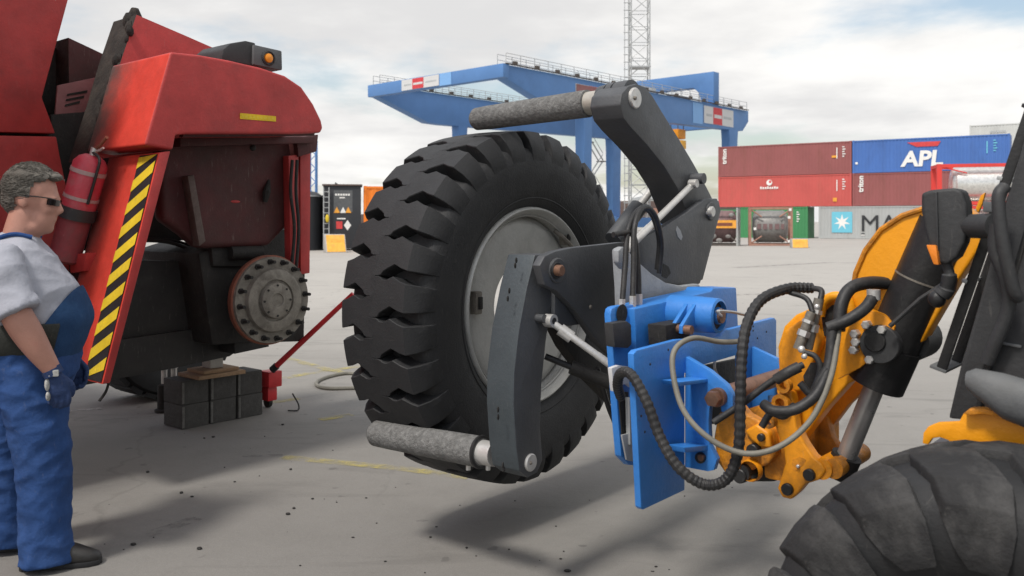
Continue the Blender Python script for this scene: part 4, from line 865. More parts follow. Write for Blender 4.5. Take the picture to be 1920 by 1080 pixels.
# ---- blue back frame
bx_ = [(1146, 596), (1146, 582), (1152, 575), (1188, 572), (1336, 545), (1342, 540), (1380, 539), (1384, 600), (1384, 660), (1300, 680), (1190, 690)]
ff = ppu('rotator_box', 'blue', [(1190, 579), (1334, 546), (1338, 540), (1381, 539), (1386, 640), (1330, 650), (1194, 672)], -1.80, 0.13, bevel=0.008)
fp = ppu('side_plate', 'blue', [(1145, 590), (1147, 579), (1156, 574), (1188, 571), (1196, 580), (1205, 660), (1215, 862), (1206, 874), (1180, 872), (1165, 856), (1160, 800), (1152, 690)], -1.83, 0.03, bevel=0.006)
m = MB(); m.lathe([(0, 0.034), (0.004, 0.036)], PU(1165, 588, -1.828), A, 20, cap=True); m.build('oval_hole', 'under', fp)
ppu('connector_box', 'plastic', [(1149, 606), (1176, 602), (1184, 608), (1185, 646), (1178, 653), (1153, 651)], -1.79, 0.04, fp, bevel=0.006)
ppu('bearing_plate', 'sign_white', [(1147, 690), (1160, 685), (1186, 688), (1186, 728), (1176, 720), (1160, 724), (1152, 735)], -1.80, 0.02, fp)
ppu('slide_bar', 'galv', [(1180, 745), (1192, 745), (1194, 835), (1182, 835)], -1.80, 0.02, fp)
ppu('slot', 'under', [(1160, 735), (1178, 735), (1180, 830), (1168, 830)], -1.823, 0.005, fp, bevel=0)
pin('plate_bolt', 1181, 853, -1.83, 0.016, 0.010, 'steel', fp); m = MB(); m.prism(polyP([(1163, 815), (1175, 812), (1190, 850), (1184, 865), (1172, 862)], PU, -1.818), A*0.008); m.build('latch', 'galv', fp, bevel=0.003)
cp = [(1188, 664), (1194, 657), (1271, 637), (1351, 632), (1362, 619), (1452, 596), (1456, 600), (1456, 800), (1392, 812), (1388, 664), (1300, 690), (1284, 700), (1284, 919), (1206, 956), (1202, 952)]
fr_ = ppu('carriage_plate', 'blue', cp, -1.62, 0.025, bevel=0.004)
for px, py in ((1253, 656), (1219, 683), (1437, 622), (1420, 634), (1412, 612), (1412, 620), (1202, 780), (1209, 810)): pin('screw', px, py, -1.62, 0.006, 0.003, 'blacksteel', fr_, n=10)
for vv, pts in ((2.935, [(1284, 668), (1330, 695), (1362, 722), (1374, 742), (1374, 764), (1364, 776), (1352, 772), (1350, 745), (1342, 738), (1332, 745), (1328, 790), (1330, 835), (1344, 862), (1338, 882), (1326, 884), (1284, 876)]), (3.50, [(1392, 642), (1455, 672), (1472, 715), (1460, 742), (1440, 742), (1440, 800), (1392, 800)])):
    m = MB(); m.prism(polyP(pts, PV, vv), D*0.03); m.build('hook_ear', 'blue', fr_, bevel=0.004)
for pts in ([(1240, 712), (1297, 706), (1300, 712), (1243, 720)], [(1250, 833), (1303, 828), (1304, 838), (1252, 843)]):
    m = MB(); m.prism(polyP(pts, PU, -1.60), A*0.07); m.build('gusset', 'blue', fr_, bevel=0.003)
ppu('opening_shade_plate', 'under', [(1300, 690), (1385, 672), (1388, 790), (1300, 800)], -1.78, 0.02)  # dark sheet standing for the shade inside the frame opening
mo = PU(1318, 590, -1.67)
m = MB(); m.lathe([(-0.14, 0.072), (-0.02, 0.072), (0.07, 0.068), (0.075, 0.058), (0.055, 0.055), (0.055, 0.035), (0.075, 0.032), (0.075, 0.001)], mo, A, 36); mt = m.build('rotator_motor', 'blue', th)
m = MB(); m.lathe([(0.056, 0.054), (0.062, 0.036)], mo, A, 30, cap=True); m.build('motor_seal', 'under', mt)
m = MB(); m.lathe([(0.07, 0.030), (0.085, 0.028), (0.086, 0.001)], mo, A, 20); m.build('shaft_end', 'rustpin', mt)
for s_ in (-0.05, -0.015): m = MB(); m.prism([mo+A*s_+D*0.05+Z*0.065, mo+A*s_-D*0.06+Z*0.045, mo+A*s_-D*0.165-Z*0.03, mo+A*s_-D*0.165-Z*0.06, mo+A*s_-D*0.13-Z*0.06, mo+A*s_-D*0.05-Z*0.04], A*0.016); m.build('clamp_strap', 'blue', mt, bevel=0.003)
m = MB(); m.cyl(mo-A*0.07-D*0.145-Z*0.045, mo+A*0.03-D*0.145-Z*0.045, 0.018, 10); m.build('strap_bolt', 'rustpin', mt)
ppu('valve_block', 'under', [(1248, 610), (1290, 602), (1296, 640), (1250, 650)], -1.70, 0.08)
MB().tube(cr([mo+A*0.08, PY(1345, 584, 3.05), PY(1372, 585, 3.1), PY(1395, 590, 3.15)]), 0.0055, 6).build('cable', 'galv', th)
MB().tube(cr([PU(1342, 662, -1.7), PU(1340, 690, -1.68), PU(1350, 710, -1.7)]), 0.006, 6).build('cable', 'galv', th)
# long hoses between frame and loader
hz = [(1164, 745, 3.2), (1158, 722, 3.12), (1164, 700, 3.05), (1184, 703, 2.99), (1212, 752, 2.95), (1238, 820, 2.92), (1272, 876, 2.88), (1320, 908, 2.86), (1362, 898, 2.82), (1384, 845, 2.80), (1388, 760, 2.80), (1390, 680, 2.82), (1400, 610, 2.86), (1428, 562, 2.92), (1478, 541, 2.98), (1522, 540, 3.0)]
pth = cr([PY(*p) for p in hz], 22); m = MB(); m.tube(pth, [0.0185 if (i//2) % 2 else 0.0165 for i in range(len(pth))], 12); m.build('ribbed_hose', 'hose', th, ang=25)
hz = [(1392, 640, 3.1), (1350, 641, 3.08), (1300, 634, 3.02), (1266, 655, 2.96), (1262, 700, 2.92), (1282, 770, 2.86), (1330, 822, 2.80), (1395, 850, 2.76), (1460, 838, 2.74), (1520, 788, 2.74), (1556, 712, 2.76), (1570, 640, 2.80), (1572, 606, 2.84)]
MB().tube(cr([PY(*p) for p in hz], 10), 0.0095, 10).build('grey_hose', 'greyhose', th)
# ================================================================== yellow loader
ld_ = thing('wheel_loader', 'yellow loader holding the tyre clamp, with black cab guard and dusty front tyre', 'loader', W(-0.4, 3.2, 0))
def lv(name, mat, pts, v, depth, parent=ld_, bevel=0.006, seg=2):
    m = MB(); m.prism(polyP(pts, PV, v), D*depth); return m.build(name, mat, parent, bevel=bevel, seg=seg)
def lpin(name, px, py, v, r, h, mat, parent=ld_, n=22):
    c_ = PV(px, py, v); m = MB(); m.lathe([(-0.02, r), (h-0.003, r), (h, r-0.003), (h, 0.001)], c_, -D, n, cap=True); return m.build(name, mat, parent)
# tool carrier hooked into the blue frame
tc_ = lv('tool_carrier', 'yellow_greasy', [(1345, 778), (1362, 758), (1384, 756), (1402, 778), (1425, 790), (1448, 812), (1456, 850), (1440, 872), (1412, 880), (1396, 898), (1362, 892), (1344, 866), (1338, 820)], 2.985, 0.05, bevel=0.012, seg=3)
lv('tool_carrier', 'yellow_greasy', [(1390, 770), (1460, 750), (1480, 800), (1470, 850), (1400, 850)], 3.42, 0.05, bevel=0.01)
m = MB(); m.box(-1.36, -1.22, 3.03, 3.42, 0.62, 0.86); m.build('carrier_tube', 'yellow_greasy', tc_, bevel=0.02)
p0 = PV(1342, 746, 2.91); MB().cyl(p0, p0+D*0.62, 0.034, 20).build('hook_shaft', 'rustpin', ld_)
m = MB(); m.prism([p0-D*0.004+(A*math.cos(k*math.pi/3)+Z*math.sin(k*math.pi/3))*0.03 for k in range(6)], -D*0.03); m.build('shaft_nut', 'rustpin', ld_, bevel=0.004)
lpin('lock_pin', 1314, 858, 2.932, 0.020, 0.012, 'blacksteel'); lpin('lock_pin_cap', 1314, 858, 2.92, 0.013, 0.006, 'rustpin')
for px, py, r_ in ((1392, 890, 0.026), (1416, 842, 0.022), (1432, 818, 0.014)): lpin('carrier_boss', px, py, 2.98, r_, 0.03, 'blacksteel', tc_)
lv('carrier_lump', 'yellow', [(1395, 808), (1418, 795), (1442, 812), (1448, 842), (1424, 838), (1408, 826)], 2.965, 0.04, tc_, bevel=0.012, seg=3)
lv('cross_link', 'under', [(1396, 848), (1440, 830), (1478, 800), (1480, 880), (1452, 905), (1400, 905)], 3.06, 0.30, bevel=0.02)
m = MB(); m.cyl(PV(1388, 888, 2.96), PV(1388, 888, 2.96)+D*0.3, 0.034, 20); m.build('link_tube', 'blacksteel', ld_)
m = MB(); m.lathe([(0, 0.036), (0.012, 0.04), (0.03, 0.04), (0.035, 0.034)], PV(1404, 884, 2.955), D, 24, loop=True); m.build('link_collar', 'yellow', ld_)
# bellcrank lever
bc = lv('bellcrank', 'yellow', [(1450, 748), (1462, 732), (1484, 735), (1488, 765), (1492, 800), (1508, 832), (1524, 856), (1541, 870), (1548, 884), (1536, 900), (1510, 908), (1496, 925), (1482, 937), (1466, 933), (1457, 916), (1464, 896), (1472, 868), (1468, 838), (1456, 808), (1446, 778)], 2.93, 0.055, bevel=0.009, seg=3)
lv('bellcrank', 'yellow_greasy', [(1520, 760), (1545, 765), (1560, 820), (1590, 870), (1560, 900), (1535, 860), (1525, 810)], 3.20, 0.05, bevel=0.009)
lpin('bellcrank_pin', 1477, 917, 2.928, 0.0205, 0.012, 'blacksteel', bc); lpin('bellcrank_pin', 1518, 890, 2.928, 0.0205, 0.012, 'blacksteel', bc); lpin('grease_nipple', 1497, 874, 2.928, 0.006, 0.01, 'steel', bc, 10)
lv('bellcrank_hollow', 'yellow_greasy', [(1486, 862), (1500, 856), (1512, 862), (1505, 872), (1492, 884), (1484, 880)], 2.929, 0.004, bc, bevel=0)
MB().cyl(PV(1540, 880, 2.94), PV(1540, 880, 2.94)+D*0.32, 0.035, 22).build('lever_tube', 'yellow', ld_)
for px, py, r_ in ((1462, 756, 0.03), (1440, 792, 0.022), (1468, 724, 0.024)):
    c_ = PV(px, py, 2.90); m = MB(); m.lathe([(0, r_*0.55), (0, r_), (0.03, r_), (0.035, r_*0.5)], c_, D, 22, loop=True); m.build('hose_ring', 'yellow_greasy', ld_)
# boom
bo = [(1455, 735), (1460, 690), (1458, 650), (1470, 612), (1492, 590), (1520, 578), (1545, 562), (1560, 553), (1582, 554), (1598, 566), (1592, 545), (1600, 512), (1620, 468), (1650, 428), (1690, 402), (1730, 388), (1800, 380), (1860, 430), (1800, 520), (1730, 640), (1650, 690), (1590, 720), (1545, 770), (1500, 830), (1476, 800), (1470, 768)]
bm_ = lv('boom', 'yellow_clean', bo, 3.02, 0.09, bevel=0.012, seg=3)
ed = MB(); ed.tube([PV(x, y, 3.018) for x, y in ((1600, 540), (1604, 512), (1622, 470), (1652, 430), (1692, 404), (1732, 391), (1796, 384))], 0.009, 8); ed.build('boom_edge', 'yellow_greasy', bm_)
lv('boom', 'yellow', [(1560, 640), (1700, 560), (1720, 640), (1590, 760), (1560, 800), (1530, 760)], 3.24, 0.06, bevel=0.01)
lv('boom_nose', 'yellow', [(1458, 660), (1470, 620), (1498, 602), (1522, 600), (1540, 640), (1520, 690), (1500, 735), (1462, 735)], 2.965, 0.05, bm_, bevel=0.012, seg=3)
lv('nose_hollow', 'under', [(1540, 590), (1560, 572), (1584, 574), (1590, 598), (1570, 625), (1545, 630)], 3.013, 0.006, bm_, bevel=0)
lv('nose_hollow', 'under', [(1506, 705), (1520, 680), (1552, 680), (1548, 720), (1512, 740)], 2.962, 0.006, bm_, bevel=0)
m = MB(); m.tube(cr([PV(1538, 592, 3.0), PV(1545, 566, 3.0), PV(1566, 555, 3.0), PV(1590, 564, 3.0), PV(1598, 590, 3.0)]), 0.016, 10); m.build('nose_rim', 'yellow_clean', bm_)
# bolted trunnion plate and tilt cylinder
tp = lv('trunnion_plate', 'yellow', [(1586, 628), (1600, 590), (1625, 578), (1660, 592), (1678, 612), (1672, 640), (1640, 668), (1612, 690), (1570, 712), (1576, 670)], 2.955, 0.03, bevel=0.005)
lpin('trunnion', 1652, 645, 2.955, 0.062, 0.02, 'plastic', tp, 32); lpin('trunnion_cap', 1641, 640, 2.935, 0.034, 0.008, 'blacksteel', tp)
for px, py in ((1606, 625), (1604, 655), (1628, 608), (1657, 617), (1634, 673), (1608, 640)): lpin('plate_bolt', px, py, 2.955, 0.0145, 0.032, 'steel', tp, 6)
k0, k1, k2, k3 = PV(1582, 868, 3.05), PV(1648, 704, 3.05), PV(1672, 650, 3.05), PV(1775, 420, 3.05); kd = (k3-k0).normalized()
cy = MB().cyl(k2, k3, 0.084, 32).build('tilt_cylinder', 'blacksteel', ld_)
MB().cyl(k1-kd*0.03, k2+kd*0.01, 0.092, 32).build('cylinder_gland', 'blacksteel', cy); MB().cyl(k0, k1, 0.033, 26).build('cylinder_rod', 'chrome', cy)
c_ = k2+(k3-k2)*0.55; MB().cyl(c_, c_+kd*0.006, 0.0855, 32).build('cylinder_band', 'hubgrey', cy)
MB().cyl(k0-kd*0.05, k0+kd*0.03, 0.05, 22).build('rod_end', 'under', cy)
m = MB(); m.cyl(PV(1700, 640, 3.06), PV(1700, 640, 3.06)+D*0.16, 0.07, 24); m.build('trunnion', 'plastic', ld_)
m = MB(); m.cyl(k0-D*0.10, k0+D*0.18, 0.033, 20); m.build('rod_pin', 'yellow_greasy', cy)
# hydraulic fittings at the boom nose
for (x0, y0, x1, y1, yy) in ((1496, 655, 1522, 585, 2.92), (1514, 655, 1536, 560, 2.94)):
    p0, p1 = PY(x0, y0, yy), PY(x1, y1, yy); d_ = (p1-p0)
    f_ = MB().cyl(p0, p1, 0.0165, 14).build('coupling', 'hubgrey', ld_); MB().cyl(p0+d_*0.35, p0+d_*0.5, 0.021, 6).build('coupling_nut', 'steel', f_); MB().cyl(p0+d_*0.7, p0+d_*0.78, 0.02, 6).build('coupling_nut', 'steel', f_)
def hose(pts, r, mat='hose'): return MB().tube(cr([PY(*p) for p in pts], 8), r, 10).build('hydraulic_hose', mat, ld_)
hose([(1522, 540, 2.99), (1540, 545, 2.96), (1538, 565, 2.94)], 0.010); hose([(1480, 548, 2.98), (1512, 560, 2.95), (1524, 586, 2.92)], 0.009)
hose([(1572, 620, 2.84), (1578, 570, 2.86), (1596, 540, 2.88), (1632, 530, 2.9), (1670, 532, 2.92)], 0.021)
hose([(1552, 615, 2.82), (1590, 600, 2.8), (1622, 578, 2.8), (1638, 556, 2.82)], 0.019); c_ = PY(1638, 556, 2.82); MB().cyl(c_-Z*0.01, c_+Z*0.022, 0.021, 12).build('hose_fitting', 'steel', ld_)
hose([(1560, 610, 2.82), (1558, 660, 2.80), (1550, 700, 2.78), (1528, 742, 2.76), (1490, 768, 2.76), (1450, 770, 2.78), (1432, 758, 2.82)], 0.017)
hose([(1338, 792, 2.86), (1390, 758, 2.84), (1440, 720, 2.82), (1480, 696, 2.80), (1506, 684, 2.80)], 0.011); hose([(1455, 712, 2.81), (1478, 698, 2.79), (1498, 688, 2.79)], 0.018)
hose([(1506, 660, 2.82), (1528, 668, 2.8), (1538, 690, 2.79), (1530, 722, 2.8)], 0.009); hose([(1500, 718, 2.80), (1520, 738, 2.79), (1534, 716, 2.78), (1550, 690, 2.78)], 0.012)
hose([(1428, 800, 2.86), (1446, 775, 2.85), (1470, 780, 2.83), (1490, 760, 2.80)], 0.012)
MB().tube([PY(1668, 612, 2.78), PY(1726, 560, 2.74), PY(1768, 533, 2.70)], 0.007, 8).build('brake_line', 'plastic', ld_)
for px, py, r_ in ((1503, 655, 0.012), (1508, 668, 0.010), (1532, 575, 0.009)): MB().ball(PY(px, py, 2.79), r_, r_, r_, nu=8, nv=6).build('elbow_fitting', 'steel', ld_)
# ---- cab guard: slanting bars
bot = PV(1763, 689, 2.72); topp = PV(1932, 196, 2.72); gv = topp-bot
gx = gv.normalized(); gn = gx.cross(D).normalized()
gd_ = MB().boxv(bot-D*0.012-gn*0.02-gv*0.012, gv*0.012, D*0.82, gn*0.045).build('cab_guard', 'greyplastic', ld_, bevel=0.002)
for dv in (0.0, 0.16, 0.32, 0.48, 0.64, 0.80):
    o = bot+D*dv; MB().boxv(o-D*0.008-gn*0.018, gv, D*0.016, gn*0.027).build('guard_bar', 'blacksteel', gd_, bevel=0.003)
for kk_ in (0.33, 0.72, 0.985):
    MB().boxv(bot-D*0.012+gv*kk_+gn*0.004, gv*0.014, D*0.82, gn*0.014).build('guard_rail', 'galv' if kk_ < 0.9 else 'blacksteel', gd_, bevel=0.002)
for dv in (0.05, 0.7): MB().cyl(topp+D*dv, W(0.04, (topp.dot(D))+dv, 2.2), 0.015, 8).build('guard_stay', 'blacksteel', gd_)
# ---- cab
cbv = 2.60
lv('cab_pillar', 'plastic', [(1778, 785), (1800, 690), (1838, 560), (1862, 470), (1900, 330), (1930, 230), (1975, 230), (1930, 400), (1885, 560), (1850, 700), (1836, 790)], cbv, 0.06, bevel=0.008)
lv('cab_door', 'plastic', [(1852, 700), (1880, 590), (1930, 440), (2080, 440), (2080, 800), (1836, 800)], cbv+0.012, 0.05, bevel=0.008)
lv('cab_seal', 'blacksteel', [(1822, 790), (1846, 690), (1878, 575), (1886, 580), (1856, 694), (1832, 790)], cbv-0.006, 0.02, bevel=0.003)
lv('door_trim', 'greyplastic', [(1862, 638), (1915, 648), (1914, 653), (1862, 643)], cbv+0.002, 0.012, bevel=0.002)
MB().tube(cr([PV(1884, 350, 2.52), PV(1872, 372, 2.50), PV(1880, 450, 2.50), PV(1900, 540, 2.52), PV(1912, 560, 2.54)]), 0.016, 12).build('grab_rail', 'plastic', ld_)
MB().tube(cr([PV(1868, 420, 2.55), PV(1866, 470, 2.55), PV(1885, 520, 2.55), PV(1890, 580, 2.56), PV(1850, 680, 2.58)]), 0.017, 12).build('grab_rail', 'plastic', ld_)
MB().box(0.1, 1.3, 2.66, 3.9, 0.75, 1.45).build('cab_shell', 'plastic', ld_, bevel=0.04)
for (a0, a1, b0, b1) in ((0.12, 1.26, 2.675, 2.685), (0.12, 1.26, 3.875, 3.885), (0.06, 0.07, 2.70, 3.86), (1.29, 1.30, 2.70, 3.86)): MB().box(a0, a1, b0, b1, 1.46, 2.54).build('cab_window', 'lens', ld_)
MB().box(-0.15, 1.4, 2.6, 3.95, 2.55, 2.68).build('cab_roof', 'yellow_clean', ld_, bevel=0.04)
for a, b in ((0.02, 2.64), (1.28, 2.64), (0.02, 3.88), (1.28, 3.88)): MB().boxv(W(a, b, 1.40), A*0.06, D*0.06, Z*1.15).build('roof_post', 'plastic', ld_)
MB().box(-0.9, 2.6, 2.85, 3.6, 0.45, 0.75).build('chassis', 'blacksteel', ld_, bevel=0.02)
# ---- mirror
mr = [(1727, 362), (1745, 356), (1790, 352), (1804, 358), (1812, 380), (1814, 420), (1808, 455), (1795, 482), (1776, 496), (1758, 494), (1745, 470), (1733, 430), (1727, 395)]
mi = lv('mirror', 'plastic', mr, 2.62, 0.07, bevel=0.014, seg=3)
lv('mirror_lamp', 'amber', [(1736, 459), (1755, 460), (1760, 497), (1750, 496)], 2.60, 0.03, mi, bevel=0.004)
lv('mirror_rib', 'plastic', [(1752, 360), (1757, 360), (1760, 470), (1755, 470)], 2.612, 0.02, mi, bevel=0.003)
MB().tube([PV(1806, 424, 2.66), PV(1866, 424, 2.60)], [0.032, 0.034], 16).build('mirror_arm', 'plastic', mi)
lv('mirror_arm_block', 'greyplastic', [(1842, 376), (1864, 378), (1864, 398), (1842, 398)], 2.60, 0.05, mi, bevel=0.006)
lpin('mirror_bolt', 1826, 416, 2.615, 0.007, 0.006, 'blacksteel', mi, 10)
MB().tube(cr([PV(1775, 495, 2.65), PV(1780, 515, 2.65), PV(1775, 540, 2.66), PV(1765, 552, 2.66)]), [0.014]*8+[0.02]*8+[0.024]*9, 10).build('mirror_joint', 'plastic', mi)
MB().ball(PV(1757, 560, 2.66), 0.024, 0.024, 0.026).build('mirror_knob', 'blacksteel', mi)
MB().cyl(PV(1786, 520, 2.67), PV(1782, 545, 2.67), 0.014, 12).build('mirror_bush', 'rustpin', mi)
lv('boom_strip', 'yellow_clean', [(1828, 392), (1838, 366), (1848, 360), (1842, 382), (1834, 400)], 2.95, 0.02, ld_)
# ---- bracket, grey mudguard, front tyre
br = lv('mudguard_bracket', 'yellow_clean', [(1729, 832), (1731, 812), (1740, 800), (1758, 793), (1798, 791), (1806, 776), (1818, 768), (1842, 768), (1930, 790), (2050, 800), (2050, 868), (1920, 850), (1815, 838), (1800, 846), (1790, 836), (1778, 826), (1762, 820), (1748, 822), (1740, 834)], 2.40, 0.02, bevel=0.004)
lv('bracket_rim', 'yellow_greasy', [(1806, 776), (1818, 766), (1842, 766), (1905, 782), (1905, 788), (1842, 776), (1818, 778)], 2.37, 0.03, br, bevel=0.003)
m = MB(); pc = PV(1900, 745, 2.36); m.loft([(pc+A*a+Z*b, 0.01+c*0.5, c) for a, b, c in ((-0.10, 0.03, 0.02), (-0.08, 0.025, 0.035), (-0.02, 0.0, 0.055), (0.10, -0.03, 0.06), (0.3, -0.08, 0.06))], D, Z, 16); m.build('grey_mudguard', 'greyplastic', ld_)
MB().boxv(PV(1790, 780, 2.62), A*0.3, D*0.1, Z*0.03).build('cab_step', 'greyplastic', ld_)
LW = W(-0.43, 2.20, 0.522)
def loader_wheel(c, nm):
    m = MB(); pr = [(0.13, 0.25), (0.18, 0.29), (0.205, 0.36), (0.20, 0.43), (0.172, 0.478), (0.10, 0.497), (0, 0.503)]; pr = pr+[(-a, b) for a, b in pr[-2::-1]]
    m.lathe(pr, c, D, 72); w_ = m.build(nm, 'rubber', ld_, ang=60)
    n_ = 15; pi_ = 2*math.pi/n_
    for sg in (1, -1):
        m = MB(); rs = []
        for s_, rt, hw, sh_ in ((-0.01, 0.522, 0.36, -0.1), (0.06, 0.522, 0.37, 0.02), (0.12, 0.516, 0.39, 0.2), (0.178, 0.496, 0.40, 0.4), (0.209, 0.448, 0.38, 0.5), (0.213, 0.395, 0.34, 0.55), (0.200, 0.35, 0.25, 0.6)):
            def P(r_, k): a = (k+sh_)*pi_; return Vector((r_*math.sin(a), s_*sg, r_*math.cos(a)))
            rs.append([P(rt-0.04, -hw-0.03), P(rt, -hw+0.03), P(rt, 0), P(rt, hw-0.03), P(rt-0.04, hw+0.03)])
        m.rings(rs); me = m.mesh('tread_lug', bevel=0.005, seg=2, ang=50); me.materials.append(MATS['rubber_dusty'])
        for k in range(n_):
            o = bpy.data.objects.new('tread_lug', me); col.objects.link(o); o.parent = w_
            o.matrix_local = Matrix.Translation(c-ld_.location) @ FR @ Matrix.Rotation(k*pi_+(0 if sg > 0 else pi_/2), 4, 'Y')
    m = MB(); m.lathe([(-0.14, 0.252), (-0.06, 0.23), (-0.06, 0.06), (-0.09, 0.05), (-0.09, 0.001)], c, D, 40); m.build('wheel_disc', 'under', w_)
loader_wheel(LW, 'front_tyre'); loader_wheel(W(-0.43, 4.3, 0.53), 'front_tyre')
MB().tube([W(-0.43, 2.2, 0.53), W(-0.43, 4.3, 0.53)], 0.07, 14).build('front_axle', 'blacksteel', ld_)
# ================================================================== the man
PYD = 4.08; K = F/PYD; P0 = Vector(((60-960)/F*PYD, PYD, 0)); th_ = R(14)
FX = Vector((math.cos(th_), math.sin(th_), 0)); FY = Vector((-math.sin(th_), math.cos(th_), 0))
def B(x, y, z): return P0+FX*x+FY*y+Z*z
man = thing('person', 'man in grey t-shirt and blue work overalls watching the lifted wheel, gloved hand hanging', 'person', P0)
def interp(tab, n):
    """smooth table of (z, x, rx, ry)"""
    pts = [Vector((a[1], a[2], a[3])) for a in tab]; zs = [a[0] for a in tab]; zz = cr([Vector((z_, 0, 0)) for z_ in zs], n); pp = cr(pts, n)
    return [(zz[i].x, *pp[i]) for i in range(len(pp))]
TORSO = [(1.475, -0.045, 0.075, 0.075), (1.45, -0.06, 0.105, 0.14), (1.415, -0.07, 0.135, 0.195), (1.35, -0.065, 0.178, 0.222), (1.25, -0.045, 0.232, 0.232), (1.12, -0.018, 0.256, 0.232), (1.03, -0.02, 0.240, 0.222), (0.94, -0.03, 0.212, 0.208)]
def torso(mb, grow=0.0, n=1, lo=-9, seg=28):
    tb = [t for t in (interp(TORSO, n) if n > 1 else TORSO) if t[0] > lo]
    mb.loft([(B(x, 0, z), rx+grow, ry+grow) for z, x, rx, ry in tb], FX, FY, seg, 2.25); return mb
def limb(mb, pts, n=16): mb.tube(cr([B(*p[:3]) for p in pts], 4), [c.x for c in cr([Vector((p[3], 0, 0)) for p in pts], 4)], n); return mb
RA = [(-0.075, -0.20, 1.40, 0.070), (-0.055, -0.255, 1.33, 0.066), (-0.015, -0.285, 1.22, 0.060), (0.020, -0.295, 1.14, 0.064), (0.062, -0.290, 1.06, 0.062), (0.105, -0.280, 0.98, 0.051), (0.140, -0.268, 0.918, 0.040), (0.156, -0.265, 0.885, 0.035)]
LA = [(-0.075, 0.20, 1.40, 0.070), (-0.07, 0.255, 1.33, 0.066), (-0.06, 0.285, 1.22, 0.058), (-0.05, 0.30, 1.14, 0.055), (0.02, 0.29, 1.05, 0.050), (0.07, 0.275, 0.97, 0.042), (0.10, 0.265, 0.91, 0.035), (0.115, 0.26, 0.88, 0.034)]
HP = Vector((-0.03, 0, 1.555)); ca_, sa_ = math.cos(R(9)), math.sin(R(9))
def HB(x, y, z):
    """head point, with the head bowed a little"""
    dx, dz = x-HP.x, z-HP.z; return B(HP.x+dx*ca_+dz*sa_, y, HP.z-dx*sa_+dz*ca_)
def head(mb, g=0.0):
    mb.ball(HB(-0.028, 0, 1.685), 0.116+g, 0.083+g, 0.118+g, FX, FY, Z, 24, 16)                  # skull
    mb.ball(HB(0.045, 0, 1.655), 0.058, 0.066, 0.085, FX, FY, Z, 20, 14)                          # brow and upper face
    mb.ball(HB(0.035, 0, 1.575), 0.062, 0.060, 0.078, FX, FY, Z, 20, 14)                          # jaw
    mb.ball(HB(0.068, 0, 1.535), 0.030, 0.032, 0.030, FX, FY, Z, 14, 10)                          # chin
    mb.ball(HB(0.010, 0, 1.530), 0.062, 0.066, 0.050, FX, FY, Z, 16, 10)                          # double chin
    mb.loft([(HB(0.094, 0, 1.662), 0.010, 0.010), (HB(0.104, 0, 1.640), 0.014, 0.012), (HB(0.113, 0, 1.618), 0.017, 0.018), (HB(0.098, 0, 1.602), 0.014, 0.018)], FX, FY, 12)   # nose
    for z_ in (1.588, 1.574): mb.ball(HB(0.088, 0, z_), 0.016, 0.026, 0.0075, FX, FY, Z, 14, 8)   # lips
    for s_ in (-1, 1):
        mb.ball(HB(0.060, s_*0.038, 1.618), 0.030, 0.024, 0.026, FX, FY, Z, 12, 8)                # cheeks
        mb.ball(HB(-0.030, s_*0.083, 1.645), 0.024, 0.010, 0.036, FX, FY, Z, 14, 10)              # ears
        mb.ball(HB(0.080, s_*0.032, 1.674), 0.020, 0.024, 0.008, FX, FY, Z, 12, 8)                # brows
    return mb
b = MB(); head(b); b.tube([B(-0.055, 0, 1.40), B(-0.045, 0, 1.50), B(-0.02, 0, 1.60)], [0.085, 0.074, 0.07], 20)
torso(b, -0.012)
for arm_ in (RA, LA): limb(b, arm_)
for s_, leg in ((-1, [(-0.02, -0.10, 0.92, 0.12), (0.03, -0.12, 0.70, 0.095), (0.075, -0.13, 0.48, 0.07), (0.085, -0.14, 0.25, 0.06), (0.085, -0.14, 0.09, 0.045)]), (1, [(-0.03, 0.10, 0.92, 0.12), (-0.06, 0.12, 0.70, 0.095), (-0.10, 0.13, 0.48, 0.07), (-0.12, 0.14, 0.25, 0.06), (-0.12, 0.14, 0.09, 0.045)])): limb(b, leg)
for x_, y_ in ((0.085, -0.14), (-0.12, 0.14)): b.ball(B(x_+0.05, y_, 0.045), 0.11, 0.034, 0.026, FX, FY, Z, 14, 8)
link_mesh('body', remesh(b, 0.0065, 5), 'skin', man)
# hair: cap over the crown, back and sides, receding at the forehead
h = MB(); nu, nv = 72, 40; grid = []
for j in range(nv+1):
    t = math.pi*(j/nv)*0.86+0.001; row = []
    for k in range(nu):
        a = k*2*math.pi/nu; d_ = Vector((math.sin(t)*math.cos(a), math.sin(t)*math.sin(a), math.cos(t)))
        g_ = 0.007+0.005*noise.noise(Vector((d_.x*3, d_.y*6, d_.z*5)))+0.0025*noise.noise(Vector((d_.x*9, d_.y*30, d_.z*24)))+(0.012 if d_.z > 0.5 else 0)
        row.append((d_, h.bm.verts.new(HB(-0.028+d_.x*(0.116+g_), d_.y*(0.083+g_), 1.685+d_.z*(0.118+g_)))))
    grid.append(row)
def hairy(d):
    x, z = -0.028+d.x*0.12, 1.685+d.z*0.12; e_ = 0.012*noise.noise(d*9)
    if z > 1.765: return x < 0.075+e_
    if z > 1.72: return x < 0.000+(z-1.72)*1.2+e_
    if z > 1.66: return x < -0.004+e_
    if z > 1.60: return x < -0.062+e_
    return x < -0.075 and z > 1.575
for j in range(nv):
    for k in range(nu):
        q = [grid[j][k], grid[j][(k+1) % nu], grid[j+1][(k+1) % nu], grid[j+1][k]]
        if hairy(sum((v_[0] for v_ in q), Vector())/4): h.face([v_[1] for v_ in q])
bmesh.ops.delete(h.bm, geom=[v_ for v_ in h.bm.verts if not v_.link_faces], context='VERTS')
h.ball(HB(0.066, -0.01, 1.770), 0.036, 0.040, 0.020, FX, FY, Z, 12, 8)
hr = random.Random(11); placed = 0
